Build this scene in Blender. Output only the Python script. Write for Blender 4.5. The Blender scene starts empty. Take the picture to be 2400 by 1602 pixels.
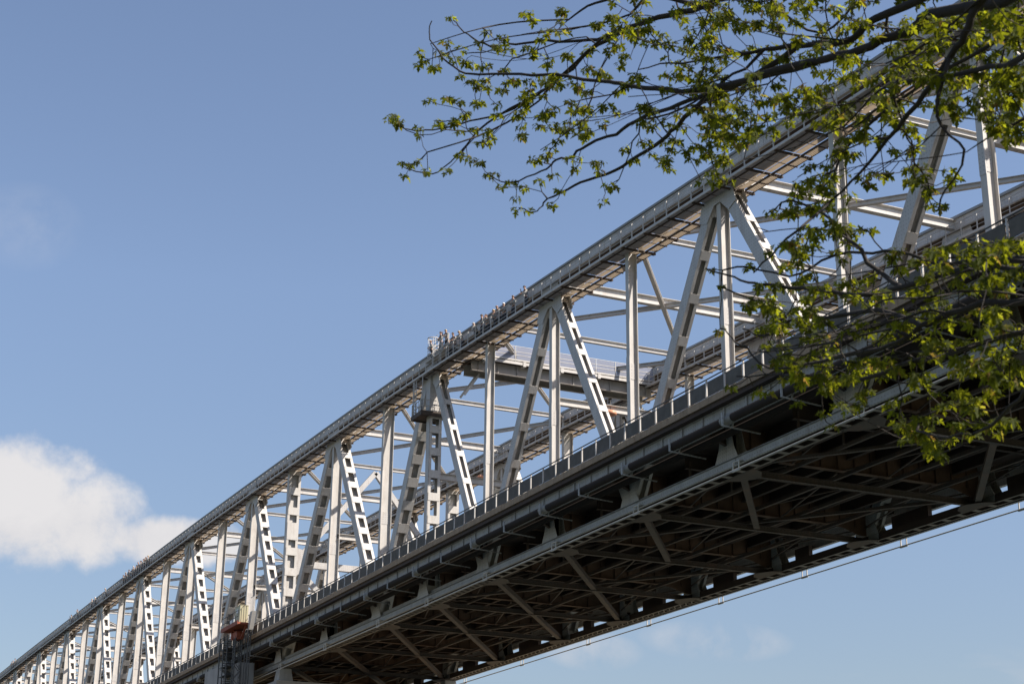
import bpy, bmesh, math, random
from math import radians, sin, cos, pi, sqrt
from mathutils import Vector, Matrix, noise

S = bpy.context.scene
COL = S.collection
random.seed(7)

# ------------------------------------------------------------------ camera
CAM = Vector((146.16709, -45.33761, -22.09205))
cR = Vector((0.41690919, 0.90889766, 0.00957988))
cU = Vector((0.29928554, -0.14721812, 0.94273803))
cF = Vector((-0.85826272, 0.39016903, 0.33339651))
FPX = 3859.714                     # focal length in pixels of the 2400 px wide photograph
cam_d = bpy.data.cameras.new('camera')
cam = bpy.data.objects.new('camera', cam_d)
COL.objects.link(cam)
cam.matrix_world = Matrix(((cR.x, cU.x, -cF.x, CAM.x), (cR.y, cU.y, -cF.y, CAM.y), (cR.z, cU.z, -cF.z, CAM.z), (0, 0, 0, 1)))
cam_d.sensor_width = 36
cam_d.lens = 36 * FPX / 2400
cam_d.clip_start = 0.3
cam_d.clip_end = 20000
cam_d.dof.use_dof = True
cam_d.dof.focus_distance = 110
cam_d.dof.aperture_fstop = 9
S.camera = cam

# ------------------------------------------------------------------ sky, sun, exposure
SUN = Vector((0.72, 0.75, 1.02)).normalized()      # towards the sun
S.view_settings.view_transform = 'Standard'
S.view_settings.look = 'None'
S.view_settings.gamma = 1
S.view_settings.exposure = 0.72
W_ = bpy.data.worlds.new('World')
S.world = W_
W_.use_nodes = True
nt = W_.node_tree
nt.nodes.clear()
N = nt.nodes.new
L = nt.links.new
out = N('ShaderNodeOutputWorld')
bg = N('ShaderNodeBackground')
sky = N('ShaderNodeTexSky')
sky.sky_type = 'NISHITA'
sky.sun_disc = False
sky.sun_elevation = math.asin(SUN.z)
sky.sun_rotation = math.atan2(SUN.x, SUN.y)
sky.altitude = 0
sky.air_density = 1.0
sky.dust_density = 0.7
sky.ozone_density = 2.5
bg.inputs['Strength'].default_value = 0.1
tc = N('ShaderNodeTexCoord')

def vdot(vec):
    n = N('ShaderNodeVectorMath'); n.operation = 'DOT_PRODUCT'
    L(tc.outputs['Generated'], n.inputs[0]); n.inputs[1].default_value = vec
    return n.outputs['Value']
def mth(op, a, b=None, c=None, clamp=False):
    n = N('ShaderNodeMath'); n.operation = op; n.use_clamp = clamp
    for i, v in enumerate((a, b, c)):
        if v is None: continue
        if isinstance(v, (int, float)): n.inputs[i].default_value = v
        else: L(v, n.inputs[i])
    return n.outputs[0]
# clouds: a bank low in the sky over the far end of the bridge, wisps beside it
CD = (cF * FPX + cR * (-1010) - cU * 440).normalized()
CR_ = CD.cross(Vector((0, 0, 1))).normalized()
CU_ = CR_.cross(CD)
cz = mth('MAXIMUM', vdot(CD), 0.05)
cu = mth('DIVIDE', vdot(CR_), cz)
cv = mth('DIVIDE', vdot(CU_), cz)
comb = N('ShaderNodeCombineXYZ'); L(cu, comb.inputs[0]); L(cv, comb.inputs[1])
def noise_tex(scale, detail, rough, dist=0.0, off=(0, 0, 0), sy=1.0):
    mp = N('ShaderNodeMapping'); L(comb.outputs[0], mp.inputs[0])
    mp.inputs['Location'].default_value = off; mp.inputs['Scale'].default_value = (1, sy, 1)
    n = N('ShaderNodeTexNoise'); L(mp.outputs[0], n.inputs['Vector'])
    n.inputs['Scale'].default_value = scale; n.inputs['Detail'].default_value = detail
    n.inputs['Roughness'].default_value = rough; n.inputs['Distortion'].default_value = dist
    return n.outputs['Fac']
def blob(u0, v0, ru, rv):
    a = mth('DIVIDE', mth('SUBTRACT', cu, u0), ru)
    b = mth('DIVIDE', mth('SUBTRACT', cv, v0), rv)
    return mth('SUBTRACT', 1.0, mth('ADD', mth('MULTIPLY', a, a), mth('MULTIPLY', b, b)))
nz = noise_tex(19, 12, 0.62, 0.2)
nz2 = noise_tex(7, 6, 0.6, 0.4, (3.1, 1.7, 0))
dens = None
for (u0, v0, ru, rv) in ((-0.03, 0.013, 0.052, 0.040), (0.0, 0.008, 0.045, 0.030), (0.045, -0.002, 0.05, 0.016), (-0.075, 0.002, 0.06, 0.034), (0.075, -0.004, 0.035, 0.008), (0.13, -0.05, 0.06, 0.022)):
    k = mth('MAXIMUM', blob(u0, v0, ru, rv), -1.5)
    if u0 == 0.13: k = mth('SUBTRACT', k, 0.45)
    dens = k if dens is None else mth('MAXIMUM', dens, k)
dens = mth('ADD', dens, mth('MULTIPLY', mth('SUBTRACT', nz, 0.5), 2.6))
dens = mth('ADD', dens, mth('MULTIPLY', mth('SUBTRACT', nz2, 0.5), 1.2))
mr = N('ShaderNodeMapRange'); mr.interpolation_type = 'SMOOTHSTEP'
L(dens, mr.inputs[0]); mr.inputs[1].default_value = -0.1; mr.inputs[2].default_value = 0.75
mr.inputs[3].default_value = 0; mr.inputs[4].default_value = 0.88
# faint wisps elsewhere low in the sky
wis = mth('MULTIPLY', mth('MAXIMUM', mth('SUBTRACT', noise_tex(5, 8, 0.6, 0.6, (7.3, 2.2, 0), 2.2), 0.55), 0.0), 2.2)
wlow = mth('MAXIMUM', mth('SUBTRACT', 0.02, mth('ABSOLUTE', mth('ADD', cv, 0.055))), 0.0)
wis = mth('MULTIPLY', wis, mth('MULTIPLY', wlow, 35.0))
up = None
for (px, py, ru, rv) in ((60, 530, 0.035, 0.028), (1390, 1525, 0.035, 0.013), (1680, 1500, 0.055, 0.014)):
    d = (cF * FPX + cR * (px - 1200) - cU * (py - 801))
    dz = d.dot(CD)
    k = mth('MAXIMUM', blob(d.dot(CR_) / dz, d.dot(CU_) / dz, ru, rv), 0.0)
    k = mth('MULTIPLY', k, mth('MULTIPLY', mth('MAXIMUM', mth('SUBTRACT', nz, 0.38), 0), 2.0 if py > 900 else 0.5))
    up = k if up is None else mth('ADD', up, k)
cl = mth('ADD', mth('ADD', mr.outputs[0], wis), up, clamp=True)
shade = mth('ADD', mth('MULTIPLY', cv, 6.0), mth('MULTIPLY', nz, 0.9))
cr = N('ShaderNodeValToRGB'); L(mth('ADD', shade, 0.25, clamp=True), cr.inputs[0])
cr.color_ramp.elements[0].color = (3.9, 3.8, 3.95, 1); cr.color_ramp.elements[0].position = 0.2
cr.color_ramp.elements[1].color = (5.2, 5.0, 4.9, 1); cr.color_ramp.elements[1].position = 0.8
grade = N('ShaderNodeMix'); grade.data_type = 'RGBA'; grade.blend_type = 'MULTIPLY'; grade.inputs[0].default_value = 1
L(sky.outputs[0], grade.inputs[6]); grade.inputs[7].default_value = (1.15, 1.03, 0.985, 1)
mixc = N('ShaderNodeMix'); mixc.data_type = 'RGBA'
L(cl, mixc.inputs[0]); L(grade.outputs[2], mixc.inputs[6]); L(cr.outputs[0], mixc.inputs[7])
zf = N('ShaderNodeMapRange'); L(vdot((0, 0, 1)), zf.inputs[0])
zf.inputs[1].default_value = 0.05; zf.inputs[2].default_value = 0.36; zf.inputs[3].default_value = 0.60; zf.inputs[4].default_value = 1.0
zc = N('ShaderNodeMix'); zc.data_type = 'RGBA'; zc.blend_type = 'MULTIPLY'; zc.inputs[0].default_value = 1
L(grade.outputs[2], zc.inputs[6]); L(zf.outputs[0], zc.inputs[7])
nt.links.remove(mixc.inputs[6].links[0]); L(zc.outputs[2], mixc.inputs[6])
L(mixc.outputs[2], bg.inputs[0]); L(bg.outputs[0], out.inputs[0])

sun_d = bpy.data.lights.new('sun', 'SUN')
sun_d.energy = 5.0; sun_d.angle = radians(0.5); sun_d.color = (1.0, 0.93, 0.84)
sun = bpy.data.objects.new('sun', sun_d); COL.objects.link(sun)
sun.rotation_euler = (-SUN).to_track_quat('-Z', 'Y').to_euler()
sun.location = (60, 40, 120)

# ------------------------------------------------------------------ materials
def mat(name, col, rough=0.6, metal=0.0, var=0.12, scale=1.2, rivets=0.0, stain=None, stain_amt=0.35, bump=0.15, transl=None, streak=None, fine=0.0):
    m = bpy.data.materials.new(name); m.use_nodes = True
    t = m.node_tree; n = t.nodes.new; l = t.links.new
    b = t.nodes['Principled BSDF']
    b.inputs['Roughness'].default_value = rough; b.inputs['Metallic'].default_value = metal
    tcn = n('ShaderNodeTexCoord'); geo = n('ShaderNodeNewGeometry')
    nz_ = n('ShaderNodeTexNoise'); nz_.inputs['Scale'].default_value = scale; nz_.inputs['Detail'].default_value = 8
    nz_.inputs['Roughness'].default_value = 0.65
    l(geo.outputs['Position'], nz_.inputs['Vector'])
    r = n('ShaderNodeValToRGB'); l(nz_.outputs['Fac'], r.inputs[0])
    r.color_ramp.elements[0].position = 0.3; r.color_ramp.elements[1].position = 0.7
    r.color_ramp.elements[0].color = tuple(max(0, c * (1 - var)) for c in col) + (1,)
    r.color_ramp.elements[1].color = tuple(c * (1 + var) for c in col) + (1,)
    cur = r.outputs[0]
    def mixin(fac, c2):
        nonlocal cur
        mx = n('ShaderNodeMix'); mx.data_type = 'RGBA'
        l(fac, mx.inputs[0]); l(cur, mx.inputs[6]); mx.inputs[7].default_value = tuple(c2) + (1,)
        cur = mx.outputs[2]
    def M(op, a, b_=None):
        q = n('ShaderNodeMath'); q.operation = op
        for i, v in enumerate((a, b_)):
            if v is None: continue
            if isinstance(v, (int, float)): q.inputs[i].default_value = v
            else: l(v, q.inputs[i])
        return q.outputs[0]
    if stain:
        mp = n('ShaderNodeMapping'); l(geo.outputs['Position'], mp.inputs[0]); mp.inputs['Scale'].default_value = streak or (1, 1, 1)
        s2 = n('ShaderNodeTexNoise'); s2.inputs['Scale'].default_value = 1.0; s2.inputs['Detail'].default_value = 9; s2.inputs['Roughness'].default_value = 0.7
        l(mp.outputs[0], s2.inputs['Vector'])
        mrn = n('ShaderNodeMapRange'); l(s2.outputs['Fac'], mrn.inputs[0])
        mrn.inputs[1].default_value = 0.5; mrn.inputs[2].default_value = 0.72; mrn.inputs[3].default_value = 0; mrn.inputs[4].default_value = stain_amt
        mixin(mrn.outputs[0], stain)
    h = nz_.outputs['Fac']
    bp = n('ShaderNodeBump'); bp.inputs['Strength'].default_value = bump; bp.inputs['Distance'].default_value = 0.03
    if rivets:
        sx = n('ShaderNodeSeparateXYZ'); l(geo.outputs['Position'], sx.inputs[0])
        g = rivets
        def cell(o):
            f_ = M('FRACT', M('DIVIDE', o, g)); d_ = M('SUBTRACT', f_, 0.5); return M('MULTIPLY', d_, d_)
        hx = M('ADD', sx.outputs[0], sx.outputs[1])
        rr = M('SQRT', M('ADD', cell(hx), cell(sx.outputs[2])))
        rv = M('LESS_THAN', rr, 0.17)
        nb = n('ShaderNodeTexNoise'); nb.inputs['Scale'].default_value = 0.9; nb.inputs['Detail'].default_value = 2
        l(geo.outputs['Position'], nb.inputs['Vector'])
        rv = M('MULTIPLY', rv, M('MULTIPLY', nb.outputs['Fac'], 1.1))
        mixin(rv, tuple(c * 0.45 for c in col))
        h = M('ADD', M('MULTIPLY', rv, 2.0), h)
    l(h, bp.inputs['Height']); l(bp.outputs[0], b.inputs['Normal'])
    l(cur, b.inputs['Base Color'])
    if transl:
        tr = n('ShaderNodeBsdfTranslucent'); mx = n('ShaderNodeMixShader'); mx.inputs[0].default_value = transl[1]
        tr.inputs[0].default_value = tuple(transl[0]) + (1,)
        l(b.outputs[0], mx.inputs[1]); l(tr.outputs[0], mx.inputs[2])
        l(mx.outputs[0], t.nodes['Material Output'].inputs[0])
    return m

PAINT = mat('grey_bridge_paint', (0.52, 0.49, 0.455), 0.55, var=0.09, scale=0.9, stain=(0.26, 0.19, 0.13), stain_amt=0.38, streak=(2.5, 2.5, 0.35), rivets=0.0)
RIVET = mat('riveted_grey_paint', (0.49, 0.465, 0.44), 0.55, var=0.10, scale=1.3, stain=(0.25, 0.17, 0.12), stain_amt=0.38, streak=(2.5, 2.5, 0.4), rivets=0.2)
CAP = mat('shade_band_grey_paint', (0.27, 0.27, 0.26), 0.6, var=0.12, scale=1.5, stain=(0.2, 0.16, 0.12), stain_amt=0.3)  # darker grey carries the shade band along the chord's top
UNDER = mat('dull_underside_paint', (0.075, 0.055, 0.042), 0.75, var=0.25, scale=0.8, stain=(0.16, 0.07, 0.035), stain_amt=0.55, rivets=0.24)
GRIME = mat('weathered_grey_paint', (0.36, 0.35, 0.335), 0.65, var=0.14, scale=1.4, stain=(0.17, 0.12, 0.085), stain_amt=0.5, streak=(2.2, 2.2, 0.7), rivets=0.24)
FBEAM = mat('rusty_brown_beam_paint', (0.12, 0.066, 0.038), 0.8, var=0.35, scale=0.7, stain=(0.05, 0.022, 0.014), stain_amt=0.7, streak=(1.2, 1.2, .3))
LACE = mat('laced_batten_paint', (0.24, 0.20, 0.165), 0.75, var=0.25, scale=1.5, stain=(0.16, 0.07, 0.035), stain_amt=0.4)
FLOOR_SHADE = mat('brown_floor_steel_and_shade', (0.05, 0.031, 0.022), 0.8, var=0.3, scale=0.6, stain=(0.07, 0.03, 0.02), stain_amt=0.6)  # floor steel, and the shade painted in inside the chords
CURB = mat('stained_edge_concrete', (0.33, 0.235, 0.155), 0.9, var=0.2, scale=2.0, stain=(0.15, 0.075, 0.04), stain_amt=0.6, streak=(3, 3, 0.6))
CONC = mat('pier_concrete', (0.36, 0.34, 0.32), 0.9, var=0.12, scale=0.7, stain=(0.2, 0.17, 0.14), stain_amt=0.4, streak=(1.5, 1.5, 0.2))
ASPH = mat('road_asphalt', (0.06, 0.06, 0.062), 0.9, var=0.15, scale=3)
PIPE = mat('black_pipe_cladding', (0.030, 0.022, 0.018), 0.95, var=0.15, scale=2)
SLEEVE = mat('pale_pipe_sleeve', (0.22, 0.205, 0.18), 0.6, var=0.2, scale=3)
PANEL = mat('dark_mesh_panel', (0.115, 0.10, 0.085), 0.9, var=0.2, scale=2.5, stain=(0.2, 0.2, 0.2), stain_amt=0.25)
GRATE = mat('walkway_grating', (0.26, 0.23, 0.20), 0.7, var=0.12, scale=4, transl=((0.66, 0.585, 0.49), 0.62))
BATTEN = PAINT
ORANGE = mat('orange_lift_paint', (0.30, 0.075, 0.035), 0.7, var=0.3, scale=4, stain=(0.08, 0.045, 0.03), stain_amt=0.7)
YELLOW = mat('yellow_cabinet_paint', (0.46, 0.42, 0.27), 0.5, var=0.06, scale=3)
WHITE = mat('white_paint', (0.75, 0.76, 0.77), 0.5, var=0.05)
DARKM = mat('dark_mast_steel', (0.10, 0.095, 0.09), 0.6, metal=0.3, var=0.3, scale=4)
LAMPM = mat('orange_lamp_dome', (0.60, 0.27, 0.15), 0.45, var=0.08)
GLASSP = mat('pale_gangway_panel', (0.45, 0.47, 0.55), 0.25, var=0.04, transl=((0.5, 0.53, 0.62), 0.5))
GIRD = mat('brown_grey_girder_paint', (0.33, 0.30, 0.27), 0.7, var=0.15, scale=1.2, stain=(0.12, 0.06, 0.035), stain_amt=0.5)
GRASS = mat('bank_grass', (0.05, 0.06, 0.025), 0.95, var=0.4, scale=0.5)
BOUNCE = mat('warm_bounce_ground', (0.17, 0.14, 0.08), 0.95, var=0.3, scale=0.4)  # warm tan of the added bounce sheet
WATER = mat('strait_water', (0.03, 0.055, 0.06), 0.12, var=0.2, scale=0.05, bump=0.4)

# ------------------------------------------------------------------ mesh helper
class MB:
    def __init__(s): s.v = []; s.f = []; s.mi = []; s.cur = 0
    def hexa(s, p):
        i = len(s.v); s.v += [tuple(q) for q in p]
        for f in ((0, 3, 2, 1), (4, 5, 6, 7), (0, 1, 5, 4), (1, 2, 6, 5), (2, 3, 7, 6), (3, 0, 4, 7)):
            s.f.append(tuple(i + k for k in f)); s.mi.append(s.cur)
        return s
    def box(s, x0, x1, y0, y1, z0, z1):
        return s.hexa([(x0, y0, z0), (x1, y0, z0), (x1, y1, z0), (x0, y1, z0), (x0, y0, z1), (x1, y0, z1), (x1, y1, z1), (x0, y1, z1)])
    def bar(s, a, b, w, d, up=(0, 0, 1), ow=0.0, od=0.0):
        """bar from a to b; w across, d along 'up'; ow, od offsets"""
        a = Vector(a); b = Vector(b); t = (b - a).normalized(); up = Vector(up)
        r = t.cross(up)
        if r.length < 1e-4: r = t.cross(Vector((1, 0, 0)))
        r.normalize(); u = r.cross(t)
        a = a + r * ow + u * od; b = b + r * ow + u * od
        P = []
        for q in (a, b):
            for (i, j) in ((-1, -1), (1, -1), (1, 1), (-1, 1)):
                P.append(q + r * (i * w / 2) + u * (j * d / 2))
        return s.hexa(P)
    def ibeam(s, a, b, w, d, up=(0, 0, 1), tf=0.03, tw=0.03):
        s.bar(a, b, w, tf, up, od=d / 2 - tf / 2); s.bar(a, b, w, tf, up, od=-d / 2 + tf / 2); s.bar(a, b, tw, d - 2 * tf, up)
        return s
    def tube(s, pts, r, n=8, cap=True):
        pts = [Vector(p) for p in pts]; rs = r if isinstance(r, (list, tuple)) else [r] * len(pts)
        base = len(s.v); ref = None
        for i, p in enumerate(pts):
            t = (pts[min(i + 1, len(pts) - 1)] - pts[max(i - 1, 0)]).normalized()
            if ref is None:
                ref = t.cross(Vector((0, 0, 1)))
                if ref.length < 1e-3: ref = t.cross(Vector((1, 0, 0)))
            ref = (ref - t * ref.dot(t)).normalized(); bn = t.cross(ref)
            for k in range(n):
                a = 2 * pi * k / n
                s.v.append(tuple(p + ref * (cos(a) * rs[i]) + bn * (sin(a) * rs[i])))
        for i in range(len(pts) - 1):
            for k in range(n):
                k2 = (k + 1) % n
                s.f.append((base + i * n + k, base + i * n + k2, base + (i + 1) * n + k2, base + (i + 1) * n + k)); s.mi.append(s.cur)
        if cap:
            s.f.append(tuple(base + k for k in range(n))[::-1]); s.mi.append(s.cur)
            e = base + (len(pts) - 1) * n
            s.f.append(tuple(e + k for k in range(n))); s.mi.append(s.cur)
        return s
    def plate(s, poly, y, t):
        """polygon in XZ extruded along Y"""
        i = len(s.v); n = len(poly)
        s.v += [(x, y - t / 2, z) for x, z in poly] + [(x, y + t / 2, z) for x, z in poly]
        s.f.append(tuple(range(i, i + n))); s.f.append(tuple(range(i + 2 * n - 1, i + n - 1, -1))); s.mi += [s.cur] * 2
        for k in range(n):
            k2 = (k + 1) % n
            s.f.append((i + k2, i + k, i + n + k, i + n + k2)); s.mi.append(s.cur)
        return s
    def platex(s, poly, x, t):
        """polygon in YZ extruded along X"""
        i = len(s.v); n = len(poly)
        s.v += [(x - t / 2, y, z) for y, z in poly] + [(x + t / 2, y, z) for y, z in poly]
        s.f.append(tuple(range(i, i + n))); s.f.append(tuple(range(i + 2 * n - 1, i + n - 1, -1))); s.mi += [s.cur] * 2
        for k in range(n):
            k2 = (k + 1) % n
            s.f.append((i + k2, i + k, i + n + k, i + n + k2)); s.mi.append(s.cur)
        return s
    def mesh(s, name, mats, smooth=False):
        me = bpy.data.meshes.new(name); me.from_pydata(s.v, [], s.f)
        for m in (mats if isinstance(mats, (list, tuple)) else [mats]): me.materials.append(m)
        me.polygons.foreach_set('material_index', s.mi)
        if smooth: me.polygons.foreach_set('use_smooth', [True] * len(me.polygons))
        me.update()
        b = bmesh.new(); b.from_mesh(me); bmesh.ops.recalc_face_normals(b, faces=b.faces); b.to_mesh(me); b.free()
        return me
    def build(s, name, mats, parent=None, loc=(0, 0, 0), smooth=False, kind=None, label=None):
        return link(name, s.mesh(name, mats, smooth), parent, loc, kind, label)

def link(name, me, parent=None, loc=(0, 0, 0), kind=None, label=None, rz=0.0):
    o = bpy.data.objects.new(name, me); COL.objects.link(o)
    o.location = loc; o.rotation_euler.z = rz
    if parent: o.parent = parent
    if kind: o['kind'] = kind
    if label: o['label'] = label
    return o
def thing(name, label, cat, loc=(0, 0, 0), group=None, rz=0.0):
    o = bpy.data.objects.new(name, None); COL.objects.link(o)
    o.location = loc; o.rotation_euler.z = rz; o.empty_display_size = 0.5
    o['label'] = label; o['category'] = cat
    if group: o['group'] = group
    return o
def tag(o, label, cat, group=None):
    o['label'] = label; o['category'] = cat
    if group: o['group'] = group
def copy_tree(o, parent=None):
    c = o.copy(); COL.objects.link(c); c.parent = parent
    for ch in list(o.children): copy_tree(ch, c)
    return c
def repeat(name, one, places, parent, mats, limit=95):
    """one(mb, x,y,z): adds a copy; nearest visible ones become parts, the rest one 'stuff' part"""
    vis = sorted(places, key=lambda p: (0 if p[0] < 106 else 1, (Vector(p) - CAM).length))
    mb = MB(); one(mb, 0, 0, 0); me = mb.mesh(name, mats)
    for p in vis[:limit]: link(name, me, parent, p)
    if vis[limit:]:
        mb = MB()
        for p in vis[limit:]: one(mb, *p)
        mb.build(name, mats, parent, kind='stuff')

# ------------------------------------------------------------------ bridge geometry tables
WD = 16.7                                 # distance between the two trusses
def XK(k):
    if k >= 3: return 10.66 * k
    if k >= 0: return 21.65 - 13.08 * (2 - k)
    return -4.51 + 13.163 * k
SP = [(-260, 22.3), (-196, 22.1), (-163, 21.85), (-135, 21.5), (-99, 21.1), (-49, 20.35), (-17, 19.65), (21.6, 18.62), (31.5, 18.3), (62.8, 16.85), (74, 16.25), (96, 15.2), (175, 12.5)]
def s_lin(x):
    for (a, za), (b, zb) in zip(SP, SP[1:]):
        if a <= x <= b: return za + (zb - za) * (x - a) / (b - a)
    return SP[-1][1]
def s_of(x):                              # height of the walkway underside, smoothed
    return sum(s_lin(max(-259, min(174, x + d))) for d in (-12, -6, 0, 6, 12)) / 5
KMIN, KMAX = -18, 14
X0, X1 = -252.0, 165.0
def walkX(step, a=X0, b=X1):
    n = int(round((b - a) / step)); return [a + (b - a) * i / n for i in range(n + 1)]

# ------------------------------------------------------------------ ground, water, added bounce sheet
def sheet(name, x0, x1, y0, y1, z, m, res=1):
    mb = MB(); mb.v = [(x0, y0, z), (x1, y0, z), (x1, y1, z), (x0, y1, z)]; mb.f = [(0, 1, 2, 3)]; mb.mi = [0]
    return mb.build(name, m, kind='structure')
sheet('ground', -6000, 6000, -6000, 6000, -24.2, GRASS)
sheet('water', -250, 112, -5900, 5900, -24.19, WATER)
sheet('bounce_sheet', -70, 30, -90, 140, -24.18, BOUNCE)  # unseen sheet added to throw warm light up under the deck
mb = MB()
random.seed(3)
nx, ny = 40, 40
for i in range(nx + 1):
    for j in range(ny + 1):
        x = 116 + 110 * i / nx; y = -120 + 150 * j / ny
        edge = min(1, (x - 116) / 14, (226 - x) / 14, (y + 120) / 14, (30 - y) / 14)
        mb.v.append((x, y, -24.25 + 0.6 * max(0, edge) + 0.15 * noise.noise(Vector((x * 0.15, y * 0.15, 0)))))
for i in range(nx):
    for j in range(ny):
        a = i * (ny + 1) + j; mb.f.append((a, a + ny + 1, a + ny + 2, a + 1)); mb.mi.append(0)
mb.build('river_bank', GRASS, kind='structure', smooth=True)

# ------------------------------------------------------------------ THE BRIDGE
B = thing('truss_bridge', 'long pale grey riveted steel truss bridge with walkways along its top chords', 'bridge', (0, 0, 0))

def chord_box(y, name='top_chord'):
    web = MB(); dark = MB()
    xs = walkX(5.33)
    for a, b in zip(xs, xs[1:]):
        za, zb = s_of(a), s_of(b)
        for yy in (-0.45, 0.45):
            web.hexa([(a, y + yy - .02, za + 1.0), (b, y + yy - .02, zb + 1.0), (b, y + yy + .02, zb + 1.0), (a, y + yy + .02, za + 1.0),
                      (a, y + yy - .02, za + 1.74), (b, y + yy - .02, zb + 1.74), (b, y + yy + .02, zb + 1.74), (a, y + yy + .02, za + 1.74)])
            web.bar((a, y + yy * 1.18, za + 1.03), (b, y + yy * 1.18, zb + 1.03), .16, .03)
            # splice plate and web stiffener
            web.bar((a + .1, y + yy * 1.07, za + 1.06), (a + .1, y + yy * 1.07, za + 1.70), .09, .03, (0, 1, 0)); web.hexa([(a + 2.2, y + yy * 1.07 - .012, s_of(a + 2.2) + 1.08), (a + 3.3, y + yy * 1.07 - .012, s_of(a + 3.3) + 1.08), (a + 3.3, y + yy * 1.07 + .012, s_of(a + 3.3) + 1.08), (a + 2.2, y + yy * 1.07 + .012, s_of(a + 2.2) + 1.08), (a + 2.2, y + yy * 1.07 - .012, s_of(a + 2.2) + 1.66), (a + 3.3, y + yy * 1.07 - .012, s_of(a + 3.3) + 1.66), (a + 3.3, y + yy * 1.07 + .012, s_of(a + 3.3) + 1.66), (a + 2.2, y + yy * 1.07 + .012, s_of(a + 2.2) + 1.66)])
        dark.hexa([(a, y - .42, za + 1.0), (b, y - .42, zb + 1.0), (b, y + .42, zb + 1.0), (a, y + .42, za + 1.0), (a, y - .42, za + 1.02), (b, y - .42, zb + 1.02), (b, y + .42, zb + 1.02), (a, y + .42, za + 1.02)])
        n = 0
        for i in range(n):
            x = a + (b - a) * (i + .5) / n; z = s_of(x) + 1.0
            web.box(x - .28, x + .28, y - .42, y + .42, z - .012, z + .012)
    o = web.build(name, RIVET, B)
    dark.build('inner_shade_plate', FLOOR_SHADE, o)  # dark sheet put in for the shade inside the chord box
    cap = MB()
    for a, b in zip(xs, xs[1:]):
        za, zb = s_of(a), s_of(b)
        y0, y1 = y - .52, y + .52
        cap.hexa([(a, y0, za + 1.745), (b, y0, zb + 1.745), (b, y1, zb + 1.745), (a, y1, za + 1.745), (a, y0 + .06, za + 1.99), (b, y0 + .06, zb + 1.99), (b, y1 - .06, zb + 1.99), (a, y1 - .06, za + 1.99)])
        cap.bar((a, y0 - .03, za + 1.76), (b, y0 - .03, zb + 1.76), .1, .03)
        cap.bar((a, y1 + .03, za + 1.76), (b, y1 + .03, zb + 1.76), .1, .03)
    cap.build('cover_plate', CAP, o)
    # node gussets at the odd nodes
    for k in range(KMIN, KMAX + 1):
        if k % 2 and X0 < XK(k) < X1:
            x, z = XK(k), s_of(XK(k)); g = MB()
            left = k < 3
            wx = 1.25 if left else 1.0
            for yy in (-DY(k) / 2 - .045, DY(k) / 2 + .045):
                g.plate([(x - 1.95 * wx, z - .95), (x - 1.15 * wx, z - 1.25), (x - .32, z - .45), (x + .32, z - .45), (x + 1.15 * wx, z - 1.25), (x + 1.95 * wx, z - .95), (x + 1.0, z + 1.72), (x - 1.0, z + 1.72)], y + yy, .03)
            g.build('gusset_plate', RIVET, o)
    return o
def DY(k): return 0.66 if k >= 3 else (0.86 if k >= 1 else 0.95)

def diag(y, kt, kb):
    """box diagonal from the top node kt to the bottom node kb"""
    right = max(kt, kb) > 3 or (kt == 3 and kb == 4)
    dy = 0.64 if right else 0.92
    ws = 0.74 if right else 0.85
    slot = 0.26 if right else 0.46
    sl, bl = (1.95, 0.55) if right else (1.15, 0.75)
    xt, xb = XK(kt), XK(kb)
    a = Vector((xt, y, s_of(xt) + 1.15)); b = Vector((xb, y, 0.75))
    t = (b - a); Ln = t.length; t.normalize()
    nrm = Vector((t.z, 0, -t.x))
    if nrm.x < 0: nrm = -nrm
    mb = MB()
    for sgn in (-1, 1):
        mb.cur = 1
        mb.bar(a, b, .03, ws, nrm, od=0, ow=0) if False else None
        # side plates
        p = Vector((0, sgn * dy / 2, 0))
        mb.bar(a + p, b + p, .03, ws, nrm)
        mb.cur = 0
        for s2 in (-1, 1):
            fw = (dy - slot) / 2
            q = Vector((0, sgn * (dy / 2 - fw / 2 + .018), 0)) + nrm * (s2 * (ws / 2 + .006))
            mb.bar(a + q, b + q, fw, .028, nrm)
    mb.bar(a, b, .025, dy * .95, nrm.cross(t)) if False else mb.bar(a, b, dy - .04, .02, nrm)
    # battens
    n = max(3, int((Ln - 1.6) / (sl + bl)))
    pitch = (Ln - 1.6 - bl) / n
    for i in range(n + 1):
        c = 1.6 + i * pitch + bl / 2
        for s2 in (-1, 1):
            q = nrm * (s2 * (ws / 2 + .034))
            mb.bar(a + t * (c - bl / 2) + q, a + t * (c + bl / 2) + q, dy * .93, .025, nrm)
    for s2 in (-1, 1):
        q = nrm * (s2 * (ws / 2 + .034))
        mb.bar(a + q, a + t * 1.0 + q, dy * .93, .025, nrm)
    # small rest-bars in a few slots
    return mb.build('diagonal', [PAINT, RIVET], B)

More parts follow.
